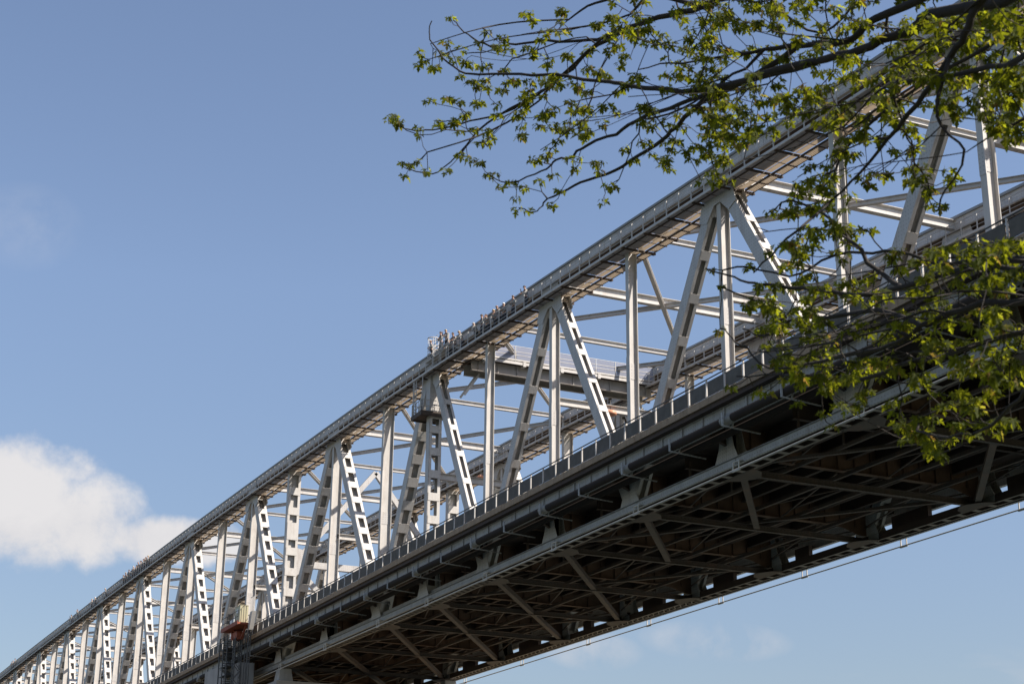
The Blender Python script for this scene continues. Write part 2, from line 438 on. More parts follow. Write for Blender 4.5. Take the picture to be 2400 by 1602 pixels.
def hpost(y, k):
    x = XK(k); z0, z1 = 0.6, s_of(x) + (1.0 if k % 2 == 0 else .2)
    right = k > 3
    d = 0.56 if right else 0.86
    w = 0.40 if right else 0.44
    mb = MB()
    if k in (0, -12, 3):
        # wide built-up post: two side channels tied by battens facing along the bridge
        d = 1.15 if k != 3 else 1.0; w = 0.62
        for sg in (-1, 1):
            mb.cur = 1
            mb.box(x - w / 2, x + w / 2, y + sg * d / 2 - .02, y + sg * d / 2 + .02, z0, z1)
            mb.cur = 0
            for s2 in (-1, 1):
                yy = y + sg * (d / 2 - .125)
                mb.box(x + s2 * w / 2 - .014, x + s2 * w / 2 + .014, yy - .1, yy + .1, z0, z1)
        mb.cur = 0
        mb.box(x - .015, x + .015, y - d / 2 + .03, y + d / 2 - .03, z0, z1) if k != 3 else None
        n = 10; p = (z1 - z0) / n
        for i in range(n):
            h = .75 if k != 3 else .62
            if k != 3 and i == 6: h = 1.7
            if k == 3 and i == n - 2: h = 1.9
            zc = z0 + (i + .5) * p
            for s2 in (-1, 1):
                mb.box(x + s2 * (w / 2 + .028) - .012, x + s2 * (w / 2 + .028) + .012, y - d / 2 + .03, y + d / 2 - .03, zc - h / 2, zc + h / 2)
    else:
        mb.cur = 0
        for sg in (-1, 1):
            yy = y + sg * d / 2
            mb.box(x - w / 2, x + w / 2, yy - .018, yy + .018, z0, z1)
        mb.box(x - .015, x + .015, y - d / 2 + .02, y + d / 2 - .02, z0, z1)
        # splice and rivet plate part way up
        zs = 9.2
        mb.cur = 1
        mb.box(x + .016, x + .034, y - d / 2 + .06, y + d / 2 - .04, zs - .5, zs + .5)
        for sg in (-1, 1):
            yy = y + sg * (d / 2 + .03)
            mb.box(x - w / 2 - .01, x + w / 2 + .01, yy - .01, yy + .01, zs - .7, zs + .9)
    # flared foot inside the deck
    mb.cur = 1
    for sg in (-1, 1):
        yy = y + sg * (d / 2 + .055)
        mb.plate([(x - 1.25, .8), (x + 1.25, .8), (x + .75, 1.7), (x + .42, 2.9), (x - .42, 2.9), (x - .75, 1.7)], yy, .03)
    return mb.build('vertical_post', [PAINT, RIVET], B)

for y in (0.0, WD):
    chord_box(y)
    for k in range(KMIN, KMAX + 1):
        if not (X0 < XK(k) < X1): continue
        hpost(y, k)
        if k % 2:
            for kb in (k - 1, k + 1):
                if X0 < XK(kb) < X1: diag(y, k, kb)

# bottom chords
for y, sg in ((0.0, 1), (WD, -1)):
    mb = MB(); bt = MB()
    xs = [XK(k) for k in range(KMIN, KMAX + 1) if X0 < XK(k) < X1]
    xs = [X0] + xs + [X1]
    for a, b in zip(xs, xs[1:]):
        g = .004
        mb.cur = 0
        mb.box(a, b, y - sg * .62 - .02, y - sg * .62 + .02, .38, .80)
        mb.box(a, b, y - sg * .70 - .08, y - sg * .70 + .08, .355, .378)
        mb.box(a, b, y - sg * .68 - .08, y - sg * .68 + .08, .802, .825)
        mb.cur = 2  # dark inner web and linings stand in for shade between the battens
        mb.box(a, b, y + sg * .42 - .02, y + sg * .42 + .02, .38, .80)
        mb.box(a, b, y - .38, y + .38, .76, .78); mb.box(a, b, y - sg * .595 - .003, y - sg * .595 + .003, .385, .79)
        mb.cur = 1
        mb.box(a + .35, a + 1.35, y - sg * .655 - .012, y - sg * .655 + .012, .40, .78)   # splice cover
        mb.box(a + .35, a + 1.35, y + sg * .46 - .012, y + sg * .46 + .012, .40, .78)
        if b < 46 and sg > 0:
            mb.box(a, b, y - sg * .25 - .02, y - sg * .25 + .02, .81, 1.3)
        # bottom side: ladder of battens / lacing
        n = int((b - a) / 1.25) if a > 38 else int((b - a) / .8)
        bt.box(a, b, y + sg * .40 - .07, y + sg * .40 + .07, .33, .352)
        bt.box(a, b, y - sg * .22 - .05, y - sg * .22 + .05, .33, .352)
        for i in range(n):
            x = a + (b - a) * (i + .5) / n
            if a > 38:
                bt.box(x - .17, x + .17, min(y - sg * .17, y + sg * .33), max(y - sg * .17, y + sg * .33), .333, .35)
            else:
                dxx = (b - a) / n / 2
                bt.bar((x - dxx, y - sg * .2, .342), (x + dxx, y + sg * .38, .342), .09, .02)
                bt.box(x - .05 + dxx, x + .05 + dxx, min(y - sg * .17, y + sg * .33), max(y - sg * .17, y + sg * .33), .334, .349)
    o = mb.build('bottom_chord', [GRIME, GRIME, FLOOR_SHADE], B)
    bt.build('batten_lacing', LACE, o)
    # travelling-gantry rail hung below the chord
    r = MB(); yr = y - sg * .98; zr = 0.02
    r.tube([(X0, yr, zr), (X1, yr, zr)], .045, 8)
    ro = r.build('gantry_rail', PAINT, B, smooth=True)
    xx = []
    for k in range(KMIN, KMAX + 1):
        if X0 < XK(k) + 1.9 < X1: xx.append((XK(k) + 1.9, yr, zr))
    def hang(m, x, y_, z, sg=sg):
        for dx in (-.28, .28):
            m.box(x + dx - .03, x + dx + .03, y_ - .03, y_ + .03, z + .02, z + .42)
        m.box(x - .36, x + .36, y_ - .05, y_ + .05, z - .09, z - .045)
        m.box(x - .32, x + .32, min(y_, y_ + sg * .3), max(y_, y_ + sg * .3), z + .42, z + .46)
    repeat('rail_hanger', hang, xx, ro, PAINT, 90)

# bottom laterals
for k in range(KMIN, KMAX + 1):
    x = XK(k)
    if not (X0 < x < X1): continue
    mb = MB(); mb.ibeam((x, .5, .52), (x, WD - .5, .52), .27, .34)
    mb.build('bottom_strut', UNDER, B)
    for yy, sg in ((.75, 1), (WD - .75, -1)):
        mb = MB()
        z = .315
        pts = [(x - 1.5, yy - sg * .4), (x - 1.1, yy + sg * .35), (x - .3, yy + sg * .85), (x + .3, yy + sg * .85), (x + 1.1, yy + sg * .35), (x + 1.5, yy - sg * .4)]
        i = len(mb.v)
        mb.v += [(a, b, z) for a, b in pts] + [(a, b, z + .03) for a, b in pts]
        mb.f += [tuple(range(i, i + 6)), tuple(range(i + 11, i + 5, -1))]; mb.mi += [0, 0]
        for q in range(6): mb.f.append((i + q, i + (q + 1) % 6, i + 6 + (q + 1) % 6, i + 6 + q)); mb.mi.append(0)
        mb.build('lateral_gusset', UNDER, B)
    x2 = XK(k - 2)
    if x2 > X0:
        mb = MB()
        a = Vector((x, .6, .62)); b = Vector((x2, WD - .6, .62))
        if k in (6, 7): b = a.lerp(b, .49)
        if k == 9: a = a.lerp(b, .51)
        mb.bar(a, b, .36, .03, od=-.2); mb.bar(a, b, .03, .30, ow=-.13); mb.bar(a, b, .03, .30, ow=.13)
        if k != 8: mb.build('lateral_brace', UNDER, B)
        if k % 2:
            mb = MB(); mb.bar((x, WD - .6, .9), (x2, .6, .9), .26, .16)
            mb.build('lateral_brace', UNDER, B)

# floor beams, stringers and deck
for k2 in range(KMIN * 2, KMAX * 2 + 1):
    k = k2 / 2
    x = XK(int(k)) if k == int(k) else (XK(math.floor(k)) + XK(math.floor(k) + 1)) / 2
    if not (X0 < x < X1): continue
    mb = MB()
    if k == int(k):
        zb = 1.35; ze = .85
        mb.platex([(-.35, ze), (.9, ze), (2.0, zb - .15), (3.2, zb), (WD - 3.2, zb), (WD - 2.0, zb - .15), (WD - .9, ze), (WD + .35, ze), (WD + .35, 2.9), (-.35, 2.9)], x, .03)
        mb.box(x - .2, x + .2, 3.0, WD - 3.0, zb - .04, zb - .002)
        for yy in [1.2 + 1.1 * i for i in range(14)]:
            if yy < WD - .8: mb.box(x - .13, x + .13, yy - .03, yy + .03, zb + .01, 2.88)
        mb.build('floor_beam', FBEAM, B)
    else:
        mb.platex([(.3, 2.0), (WD - .3, 2.0), (WD - .3, 2.9), (.3, 2.9)], x, .03)
        mb.box(x - .14, x + .14, .3, WD - .3, 1.96, 1.998)
        mb.build('intermediate_beam', FLOOR_SHADE, B)
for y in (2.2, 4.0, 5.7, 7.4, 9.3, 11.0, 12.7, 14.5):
    MB().ibeam((X0, y, 2.45), (X1, y, 2.45), .26, .9).build('stringer', FLOOR_SHADE, B)
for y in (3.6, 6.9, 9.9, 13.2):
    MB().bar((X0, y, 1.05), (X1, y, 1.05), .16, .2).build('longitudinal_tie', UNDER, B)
# cross bracing under the stringers
for k in range(KMIN, KMAX):
    xa, xb = XK(k), XK(k + 1)
    if xa < X0 or xb > X1: continue
    mb = MB(); xm = (xa + xb) / 2
    for (y0, y1) in ((.6, 3.6), (6.9, 9.9), (13.2, WD - .6)):
        mb.bar((xa + .3, y0, 1.3), (xb - .3, y1, 1.3), .08, .08); mb.bar((xa + .3, y1, 1.31), (xb - .3, y0, 1.31), .08, .08)
    mb.bar((xm, .6, 1.1), (xm, .6, 2.4), .12, .12); mb.bar((xm, 3.3, 1.05), (xm, 3.3, 2.6), .1, .1)
    mb.build('wind_brace', UNDER, B)
YE = 2.62
mb = MB(); mb.box(X0, X1, -YE + .12, WD - .42, 3.0, 3.24); mb.box(X0, X1, WD - .30, WD + YE - .12, 3.0, 3.24)
xx = X0
while xx < X1:
    mb.box(xx + .7, min(X1, xx + 5.33), WD - .418, WD - .302, 3.0, 3.238); xx += 5.33
mb.build('deck_slab', [FLOOR_SHADE], B)
MB().box(X0, X1, 1.2, WD - 1.2, 3.244, 3.30).build('roadway', [ASPH], B)
for sg, yb in ((-1, 0.0), (1, WD)):
    ye = yb + sg * YE
    xs = walkX(5.33)
    mb = MB()
    for a, b in zip(xs, xs[1:]):
        mb.box(a + .012, b - .012, min(ye, ye - sg * .3), max(ye, ye - sg * .3), 3.248, 3.62)
    e = mb.build('edge_beam', CURB, B)
    # soffit of the cantilevered footway
    # fascia girder with stiffeners
    yf = yb + sg * 2.02
    mb = MB()
    mb.cur = 0
    mb.box(X0, X1, yf - .02, yf + .02, 2.05, 2.98)
    mb.box(X0, X1, yf - .14, yf + .14, 2.01, 2.045)
    mb.box(X0, X1, yf - .12, yf + .12, 2.955, 2.99)
    x = X0 + 1
    i = 0
    while x < X1:
        mb.box(x - .05, x + .05, min(yf + sg * .03, yf + sg * .10), max(yf + sg * .03, yf + sg * .10), 2.06, 2.94)
        if i % 7 == 3:
            mb.cur = 1
            mb.box(x + .5, x + 1.6, min(yf + sg * .021, yf + sg * .035), max(yf + sg * .021, yf + sg * .035), 2.1, 2.92); mb.cur = 0
        x += 2.132; i += 1
    mb.build('fascia_girder', [GRIME, GRIME], B)
    # footway brackets out from each node
    for k in range(KMIN, KMAX + 1):
        if X0 < XK(k) < X1:
            x = XK(k); mb = MB()
            pol = [(yb, 1.7), (yb + sg * .8, 2.1), (yb + sg * 1.9, 2.55), (yb + sg * 1.9, 2.95), (yb, 2.95)]
            mb.platex(pol, x, .04); mb.bar((x, yb, 1.68), (x, yb + sg * 1.9, 2.5), .26, .03)
            mb.build('footway_bracket', UNDER, B)
    # railing
    yr = yb + sg * 2.52
    rl = MB(); rl.tube([(X0, yr, 4.66), (X1, yr, 4.66)], .036, 8)
    rl.box(X0, X1, yr - .02, yr + .02, 3.70, 3.735); rl.box(X0, X1, yr - .016, yr + .016, 4.47, 4.50)
    R_ = rl.build('railing', DARKM if sg < 0 else PAINT, B, smooth=False)
    step = 10.66 / 6
    n = int((X1 - X0) / step)
    off = 53.3 % step
    px = [(X0 + (off - X0 % step) % step + i * step, yr, 3.62) for i in range(n)]
    def rpost(m, x, y, z):
        m.box(x - .035, x + .035, y - .04, y + .04, z, z + 1.01)
        m.box(x - .09, x + .09, y - .08, y + .08, z, z + .03)
    repeat('rail_post', rpost, px, R_, PAINT)
    def rpanel(m, x, y, z):
        m.box(x + .12, x + step - .12, y - .012, y + .012, z + .12, z + .845)
    repeat('infill_panel', rpanel, px, R_, PANEL)
    # service pipes on hangers
    for yp, r_, zc in (((yb + sg * 2.45, .225, 2.02),) if sg < 0 else ()):
        p = MB().tube([(X0, yp, zc), (X1, yp, zc)], r_, 20).build('service_pipe', PIPE, B, smooth=True)
        br = []
        for k in range(KMIN, KMAX):
            w = XK(k + 1) - XK(k)
            for fr in (.34, .84):
                xx_ = XK(k) + w * fr
                if X0 + 2 < xx_ < X1 - 2: br.append((xx_, yp, zc))
        def sleeve(m, x, y, z): m.tube([(x - .5, y, z), (x + .5, y, z)], r_ + .014, 18)
        repeat('pipe_sleeve', sleeve, br[::2], p, SLEEVE)
        def hanger(m, x, y, z, sg=sg):
            m.box(x - .72, x - .64, y + sg * .3 - .04, y + sg * .3 + .04, z - .40, z + .30) if False else None
            m.box(x - .05, x + .05, y + sg * .33 - .035, y + sg * .33 + .035, z - .36, z + .32)
            m.bar((x, y + sg * .36, z - .35), (x, y - sg * 1.9, z - .50), .07, .06)
            m.bar((x, y - sg * .25, z - .36), (x, y - sg * .45, z + .5), .07, .07)
        repeat('pipe_hanger', hanger, br, p, GRIME)
    if sg < 0:
        yp = yb + sg * 1.25
        MB().tube([(X0, yp, 1.95), (X1, yp, 1.95)], .2, 14).build('service_pipe', PIPE, B, smooth=True)

for k in range(KMIN, KMAX):
    xa, xb = XK(k), XK(k + 1)
    if xa > X0 and xb < X1:
        w = xb - xa
        MB().box(xa + .06 * w, xa + (.30 + .10 * sin(k * 2.3)) * w, WD + 1.15, WD + 1.45, 1.15, 2.1).build('sky_gap_block', FLOOR_SHADE, B)  # added boxes that close part of the bright sky gap at the far edge
# top struts and bracing between the chords
def bracket_gusset(mb, x, y, sg, z): pass
for k in range(KMIN, KMAX + 1):
    x = XK(k)
    if not (X0 < x < X1): continue
    z = s_of(x) + 1.35
    mb = MB()
    if k % 2: mb.ibeam((x, .45, z), (x, WD - .45, z), .42, .62)
    else: mb.ibeam((x, .45, z + .1), (x, WD - .45, z + .1), .3, .36)
    mb.build('top_strut', PAINT, B)
    if k % 2:
        for ka, kb in ((k - 1, k + 1), (k + 1, k - 1)):
            xa, xb = XK(ka), XK(kb)
            if not (X0 < xa < X1 and X0 < xb < X1): continue
            mb = MB(); mb.ibeam((xa, .5, s_of(xa) + 1.1), (xb, WD - .5, s_of(xb) + 1.1), .28, .3)
            mb.build('top_brace', PAINT, B)
    # sway frames
    if k % 2 or k in (0, -12):
        mb = MB(); zz = 10.35
        if k in (0, -12):
            mb.cur = 1
            mb.bar((x, .5, zz), (x, WD - .5, zz), .5, .62)
            mb.bar((x, .55, zz + .2), (x, WD / 2, z - .4), .42, .5)
            mb.bar((x, WD - .55, zz + .2), (x, WD / 2, z - .4), .42, .5)
            mb.bar((x, .55, zz - .2), (x, 3.6, zz - 3.2), .4, .5); mb.bar((x, WD - .55, zz - .2), (x, WD - 3.6, zz - 3.2), .4, .5)
            mb.box(x - .2, x + .2, .6, WD - .6, zz - 3.5, zz - 3.05)
            mb.platex([(.55, zz - 1.3), (1.6, zz - .3), (1.6, zz + .3), (1.5, zz + 1.3), (.55, zz + 1.5)], x + .27, .03)
        else:
            mb.ibeam((x, .3, zz), (x, WD - .3, zz), .34, .5)
            if False:
                mb.cur = 1
                mb.bar((x, .4, zz + .1), (x, WD / 2, z - .4), .24, .28); mb.bar((x, WD - .4, zz + .1), (x, WD / 2, z - .4), .24, .28)
        mb.build('sway_frame', [PAINT, RIVET], B)

# top walkways hung on both chords
def walkway(yb, sg):
    """sg=-1: open railing on the -Y side; same section on both chords"""
    xs = walkX(2.7717)
    g = MB()
    strips = [(-1.16, -.86), (-.82, -.50), (-.46, .02), (.10, .44), (.60, .72), (.76, .86), (.90, 1.00), (1.04, 1.12)]
    for a, b in zip(xs, xs[1:]):
        za, zb = s_of(a) + .03, s_of(b) + .03
        for i, (u, v) in enumerate(strips):
            m = (a + b) / 2
            for (p, q) in ((a + .06, m - .015), (m + .015, b - .06)):
                zp, zq = za + (zb - za) * (p - a) / (b - a), za + (zb - za) * (q - a) / (b - a)
                g.hexa([(p, yb + u, zp), (q, yb + u, zq), (q, yb + v, zq), (p, yb + v, zp), (p, yb + u, zp + .03), (q, yb + u, zq + .03), (q, yb + v, zq + .03), (p, yb + v, zp + .03)])
    w = g.build('walkway', GRATE, B)
    e = MB()
    for a, b in zip(xs, xs[1:]):
        A, Bq = Vector((a, yb - 1.21, s_of(a))), Vector((b, yb - 1.21, s_of(b)))
        e.bar(A, Bq, .07, .15, od=.02)
    e.build('edge_angle', PAINT, w)
    e = MB()
    for a, b in zip(xs, xs[1:]):
        e.tube([(a, yb + .52, s_of(a) - .03), (b, yb + .52, s_of(b) - .03)], .06, 8)
        e.bar((a, yb - .84, s_of(a) - .02), (b, yb - .84, s_of(b) - .02), .05, .08)
        e.bar((a, yb + 1.16, s_of(a) + .05), (b, yb + 1.16, s_of(b) + .05), .05, .05)
    e.build('runner', UNDER, w)
    pl = [(x, yb, s_of(x)) for x in xs]
    def cross(m, x, y, z):
        m.box(x - .035, x + .035, y - 1.17, y + 1.2, z - .13, z - .01)
        m.box(x - .09, x + .09, y + .95, y + 1.12, z - .16, z - .135)
    repeat('cross_beam', cross, pl, w, UNDER)
    pl2 = []
    for a, b in zip(xs, xs[1:]): pl2.append(((a + b) / 2, yb, s_of((a + b) / 2)))
    def minor(m, x, y, z): m.box(x - .022, x + .022, y + .58, y + 1.2, z - .05, z + .02); m.box(x - .014, x + .014, y - 1.15, y + .5, z, z + .025)
    repeat('cross_bar', minor, pl2, w, UNDER)
    # handrail
    h = MB()
    for a, b in zip(xs, xs[1:]):
        for dz, r in ((1.08, .024), (.62, .014), (.34, .012), (.85, .008)):
            h.bar((a, yb - 1.21, s_of(a) + dz), (b, yb - 1.21, s_of(b) + dz), r * 2, r * 2)
    ho = h.build('handrail', PAINT, w)
    pp = [(x, yb - 1.21, s_of(x)) for x in xs] + [(x, yb - 1.21, s_of(x)) for x, _, _ in pl2]
    def post(m, x, y, z): m.box(x - .026, x + .026, y - .03, y + .03, z + .08, z + 1.08)
    repeat('handrail_post', post, pp, ho, PAINT)
    # inner safety rail on the other edge
    h = MB()
    for a, b in zip(xs, xs[1:]):
        h.bar((a, yb + 1.18, s_of(a) + 1.05), (b, yb + 1.18, s_of(b) + 1.05), .03, .03)
        h.bar((a, yb + 1.18, s_of(a) + .08), (a, yb + 1.18, s_of(a) + 1.05), .035, .035)
    return w
walkway(0.0, -1)
walkway(WD, -1)

# ------------------------------------------------------------------ gangway joining the two walkways
G = thing('cross_gangway', 'high gangway with pale panelled parapets crossing between the two top chords', 'gangway', (37.0, 0, 18.1))
gx = 37.0
for dx in (-.7, .7):
    sg = 1 if dx > 0 else -1
    mb = MB(); mb.ibeam((dx, .6, -.42), (dx, WD - .6, -.42), .26, .82)
    for i in range(10): mb.box(min(dx + sg * .02, dx + sg * .1), max(dx + sg * .02, dx + sg * .1), 1.2 + i * 1.6 - .03, 1.2 + i * 1.6 + .03, -.79, -.05)
    mb.build('girder', GIRD, G)
    mb = MB(); mb.bar((dx + sg * .5, .55, .10), (dx + sg * .5, WD - .55, .10), .09, .22)
    for i in range(5): mb.box(min(dx + sg * .03, dx + sg * .58), max(dx + sg * .03, dx + sg * .58), 1.6 + i * 3.2 - .12, 1.6 + i * 3.2 + .12, -.12, .24)
    mb.build('outrigger_beam', PAINT, G)
mb = MB(); mb.box(-1.2, 1.2, .55, WD - .55, .215, .28)
mb.build('gangway_floor', FLOOR_SHADE, G)
for dx in (-1.22, 1.22):
    r = MB()
    for dz in (1.45, 1.02, .74): r.bar((dx, .55, dz), (dx, WD - .55, dz), .04, .04)
    r.bar((dx, .55, .34), (dx, WD - .55, .34), .04, .12)
    ro = r.build('parapet_rail', PAINT, G)
    n = 9
    for i in range(n + 1):
        yy = .6 + (WD - 1.2) * i / n
        MB().box(dx - .035, dx + .035, yy - .03, yy + .03, .25, 1.45).build('parapet_post', PAINT, ro)
    for i in range(n):
        y0 = .6 + (WD - 1.2) * i / n + .08; y1 = .6 + (WD - 1.2) * (i + 1) / n - .08
        MB().box(dx - .008, dx + .008, y0, y1, .42, 1.4).build('parapet_panel', GLASSP, ro)
# stair landing beside the near chord
mb = MB(); mb.box(-4.3, .2, -1.15, -.5, .93, .99)
for i in range(5): mb.box(.9 + i * .28, 1.15 + i * .28, -1.1, -.55, .70 - i * .13, .74 - i * .13)
mb.build('landing_platform', PAINT, G)
mb = MB()
for dz in (1.95, 1.6, 1.25):
    mb.bar((-2.6, -1.15, dz), (.4, -1.15, dz), .045, .045); mb.bar((-2.6, -1.15, dz), (-2.6, .55, dz), .045, .045)
for x_ in (-2.6, -1.1, .4): mb.box(x_ - .03, x_ + .03, -1.18, -1.12, .1, 1.95)
mb.build('landing_rail', PAINT, G)
for sgn, yy in ((1, 1.6), (-1, WD - 1.6)):
    mb = MB(); mb.bar((0, yy, -.8), (0, yy - sgn * 1.2, -2.6), .1, .16); mb.bar((-.8, yy, -.8), (-.8, yy - sgn * 1.2, -2.6), .1, .16)
    mb.build('knee_brace', PAINT, G)
# round caged ladder hood at the landing
LH = thing('ladder_cage', 'round hooped ladder cage standing at the left end of the viewing landing', 'ladder cage', (33.3, -.78, 19.1))
mb = MB()
for dz in (.5, 1.1, 1.85):
    mb.tube([(.42 * cos(a * pi / 8), .42 * sin(a * pi / 8), dz) for a in range(17)], .045 if dz > 1.5 else .03, 6)
for a in range(0, 16, 3):
    mb.bar((.42 * cos(a * pi / 8), .42 * sin(a * pi / 8), .1), (.42 * cos(a * pi / 8), .42 * sin(a * pi / 8), 1.85), .035, .035)
mb.build('hoop_cage', PAINT, LH)
mb = MB()
for i in range(8): mb.bar((-.2, .3, .2 + i * .28), (.2, .3, .2 + i * .28), .03, .03)
mb.build('ladder_rung', PAINT, LH)

# inspection cage round the head of the post at node 3
CG = thing('inspection_cage', 'grey railed inspection cage wrapped round the head of the post below the gangway', 'cage', (XK(3), 0, s_of(XK(3))))
mb = MB(); mb.box(-1.5, .6, -1.3, .9, -3.2, -3.1); mb.box(-1.55, .65, -1.36, -1.28, -3.3, -2.95); mb.box(.6, .68, -1.3, .9, -3.3, -2.95); mb.box(-1.55, -1.47, -1.3, .9, -3.3, -2.95)
mb.build('cage_floor', UNDER, CG)
mb = MB()
for dz in (-2.55, -2.05):
    mb.bar((-1.5, -1.3, dz), (.6, -1.3, dz), .05, .05); mb.bar((.6, -1.3, dz), (.6, .9, dz), .05, .05); mb.bar((-1.5, -1.3, dz), (-1.5, .9, dz), .05, .05)
for i in range(7): mb.box(-1.5 + i * .35 - .02, -1.5 + i * .35 + .02, -1.32, -1.28, -3.1, -2.05)
for i in range(6): mb.box(.58, .62, -1.3 + i * .44 - .02, -1.3 + i * .44 + .02, -3.1, -2.05)
mb.build('cage_rail', PAINT, CG)
mb = MB()
for dx in (-1.35, -.95): mb.bar((dx, -1.2, -3.1), (dx, -1.2, -.1), .05, .05)
for i in range(10): mb.bar((-1.35, -1.2, -3.0 + i * .29), (-.95, -1.2, -3.0 + i * .29), .03, .03)
for dx, dy in ((-1.45, -1.25), (-1.45, .8), (.5, -1.25)): mb.bar((dx, dy, -3.1), (dx, dy, -.1), .06, .06)
mb.build('ladder', PAINT, CG)
mb = MB(); mb.box(-.40, .40, -.56, .56, -3.0, -.2)
mb.build('head_casing', RIVET, CG)

# ------------------------------------------------------------------ piers
def pier(x, label):
    P = thing('bridge_pier', label, 'pier', (x, WD / 2, -24.2))
    mb = MB()
    for yy in (-WD / 2, WD / 2):
        mb.hexa([(-6, yy - 3, 0), (6, yy - 3, 0), (6, yy + 3, 0), (-6, yy + 3, 0), (-4, yy - 1.1, 22.0), (2, yy - 1.1, 22.0), (2, yy + 1.1, 22.0), (-4, yy + 1.1, 22.0)])
    mb.build('shaft', CONC, P)
    mb = MB(); mb.box(-4.3, 2.2, -WD / 2 - 1.3, WD / 2 + 1.3, 22.0, 23.15)
    mb.build('pier_cap', CONC, P)
    for yy in (-WD / 2, WD / 2):
        mb = MB(); mb.hexa([(-.9, yy - .7, 23.15), (.9, yy - .7, 23.15), (.9, yy + .7, 23.15), (-.9, yy + .7, 23.15), (-.55, yy - .55, 24.5), (.55, yy - .55, 24.5), (.55, yy + .55, 24.5), (-.55, yy + .55, 24.5)])
        mb.build('bearing', PAINT, P)
    return P
P0 = pier(XK(0), 'concrete pier under the wide battened post beside the orange work lift')
pier(XK(-12), 'concrete pier at the far left end of the bridge, lowest in view')
pier(137, 'concrete pier at the near right end of the bridge behind the maple')
mb = MB()
y0 = -3.3 - WD / 2
mb.box(-9.4 - 7.2, -9.4 + .3, y0, y0 + 1.6, 10.0, 26.0)
mb.build('wing_wall', CONC, P0)
mb = MB()
for i in range(14):
    mb.box(-8.9 + .38 * i, -8.9 + .38 * i + .2, y0 - .0, y0 + 1.5, 10.0, 25.45)
mb.box(-9.1, -3.6, y0 + .1, y0 + 1.4, 10.0, 25.4)
mb.build('ribbed_wall', CONC, P0)

# ------------------------------------------------------------------ work lift at the pier
LF = thing('work_lift', 'orange work platform with a yellow cabinet on a lattice mast beside the deck', 'work lift', (-6.5, -3.6, 4.5))
mb = MB(); mb.box(-4.6, 1.2, -.9, .7, -.16, .02); mb.box(-4.62, 1.25, -.95, -.9, -.22, .16); mb.build('platform', ORANGE, LF)
mb = MB()
mb.bar((-2.6, 0, -.2), (-.8, 0, -1.2), .5, .16); mb.bar((1.0, 0, -.2), (-.6, 0, -1.25), .14, .14); mb.bar((-3.6, 0, -.3), (-2.1, 0, -1.1), .4, .3)
mb.tube([(-2.6, -.4, -.85), (-2.6, .4, -.85)], .32, 12); mb.box(-2.9, -.9, -.35, .35, -1.1, -.5); mb.build('drive_unit', ORANGE, LF)
mb = MB()
for dz in (.55, 1.1):
    mb.bar((-4.6, -.9, dz), (1.2, -.9, dz), .045, .045); mb.bar((-4.6, .7, dz), (1.2, .7, dz), .045, .045); mb.bar((-4.6, -.9, dz), (-4.6, .7, dz), .045, .045)
for i in range(7): mb.box(-4.6 + .96 * i - .02, -4.6 + .96 * i + .02, -.92, -.88, 0, 1.1); mb.box(-4.6 + .96 * i - .02, -4.6 + .96 * i + .02, .68, .72, 0, 1.1)
mb.build('guard_rail', DARKM, LF)
mb = MB(); mb.box(-1.5, .3, -.5, .3, .03, 1.75); mb.box(-1.53, .33, -.53, .33, 1.75, 1.8); cab = mb.build('cabinet', YELLOW, LF)
MB().box(-.9, -.4, -.52, -.505, 1.15, 1.5).build('notice', WHITE, cab)
MB().box(-4.0, -2.6, -.3, .4, .03, .9).build('white_crate', WHITE, LF)
mb = MB()
for i in range(7): mb.bar((.6 + .22 * i, .4, .5), (.6 + .22 * i, .4, 2.5), .035, .035)
mb.bar((.6, .4, 2.5), (2.0, .4, 2.5), .04, .04); mb.bar((.6, .4, .6), (2.2, .4, .6), .05, .05)
mb.build('safety_screen', PAINT, LF)
MB().plate([(1.2, -.2), (1.7, .95), (2.4, .95), (1.7, -.7), (1.3, -.7)], .3, .4).build('landing_chute', PAINT, LF)
mb = MB(); z0, z1 = -28.6, -.9
for dx, dy in ((-.33, -.33), (.33, -.33), (.33, .33), (-.33, .33)): mb.box(-1.6 + dx - .045, -1.6 + dx + .045, dy - .045, dy + .045, z0, z1)
n = 34
for i in range(n):
    a, b = z0 + (z1 - z0) * i / n, z0 + (z1 - z0) * (i + 1) / n
    s_ = 1 if i % 2 else -1
    for dy in (-.33, .33): mb.bar((-1.6 - .33 * s_, dy, a), (-1.6 + .33 * s_, dy, b), .05, .05); mb.bar((-1.93, dy, a), (-1.27, dy, a), .05, .05)
    for dx in (-1.93, -1.27): mb.bar((dx, -.33 * s_, a), (dx, .33 * s_, b), .05, .05)
mb.build('mast', DARKM, LF)
mb = MB()
for dx, dy in ((.3, .2), (.9, .5), (1.3, .2), (-.4, .6)): mb.box(dx - .04, dx + .04, dy - .04, dy + .04, z0, -.4)
mb.build('guide_post', DARKM, LF)
ST = thing('stair_tower', 'dark steel access stair beside the pier below the orange work lift', 'stair tower', (-11.2, -3.6, -24.2))
mb = MB()
for i in range(32):
    z = .6 + i * .85
    if z > 27.3: break
    mb.box(-1.3, 1.3, -.5, .5, z, z + .05)
    s_ = 1 if i % 2 else -1
    for q in range(5): mb.box(-1.0 + .4 * q, -.7 + .4 * q, -.5, .5, z + .12 + (.14 * q if s_ > 0 else .56 - .14 * q), z + .15 + (.14 * q if s_ > 0 else .56 - .14 * q))
mb.build('stair_flight', DARKM, ST)
mb = MB()
for dx in (-1.35, 0, 1.35):
    for dy in (-.55, .55): mb.box(dx - .05, dx + .05, dy - .05, dy + .05, 0, 28.2)
for dz in (27.6, 28.1): mb.bar((-1.35, -.55, dz), (1.35, -.55, dz), .05, .05)
mb.build('stair_frame', DARKM, ST)

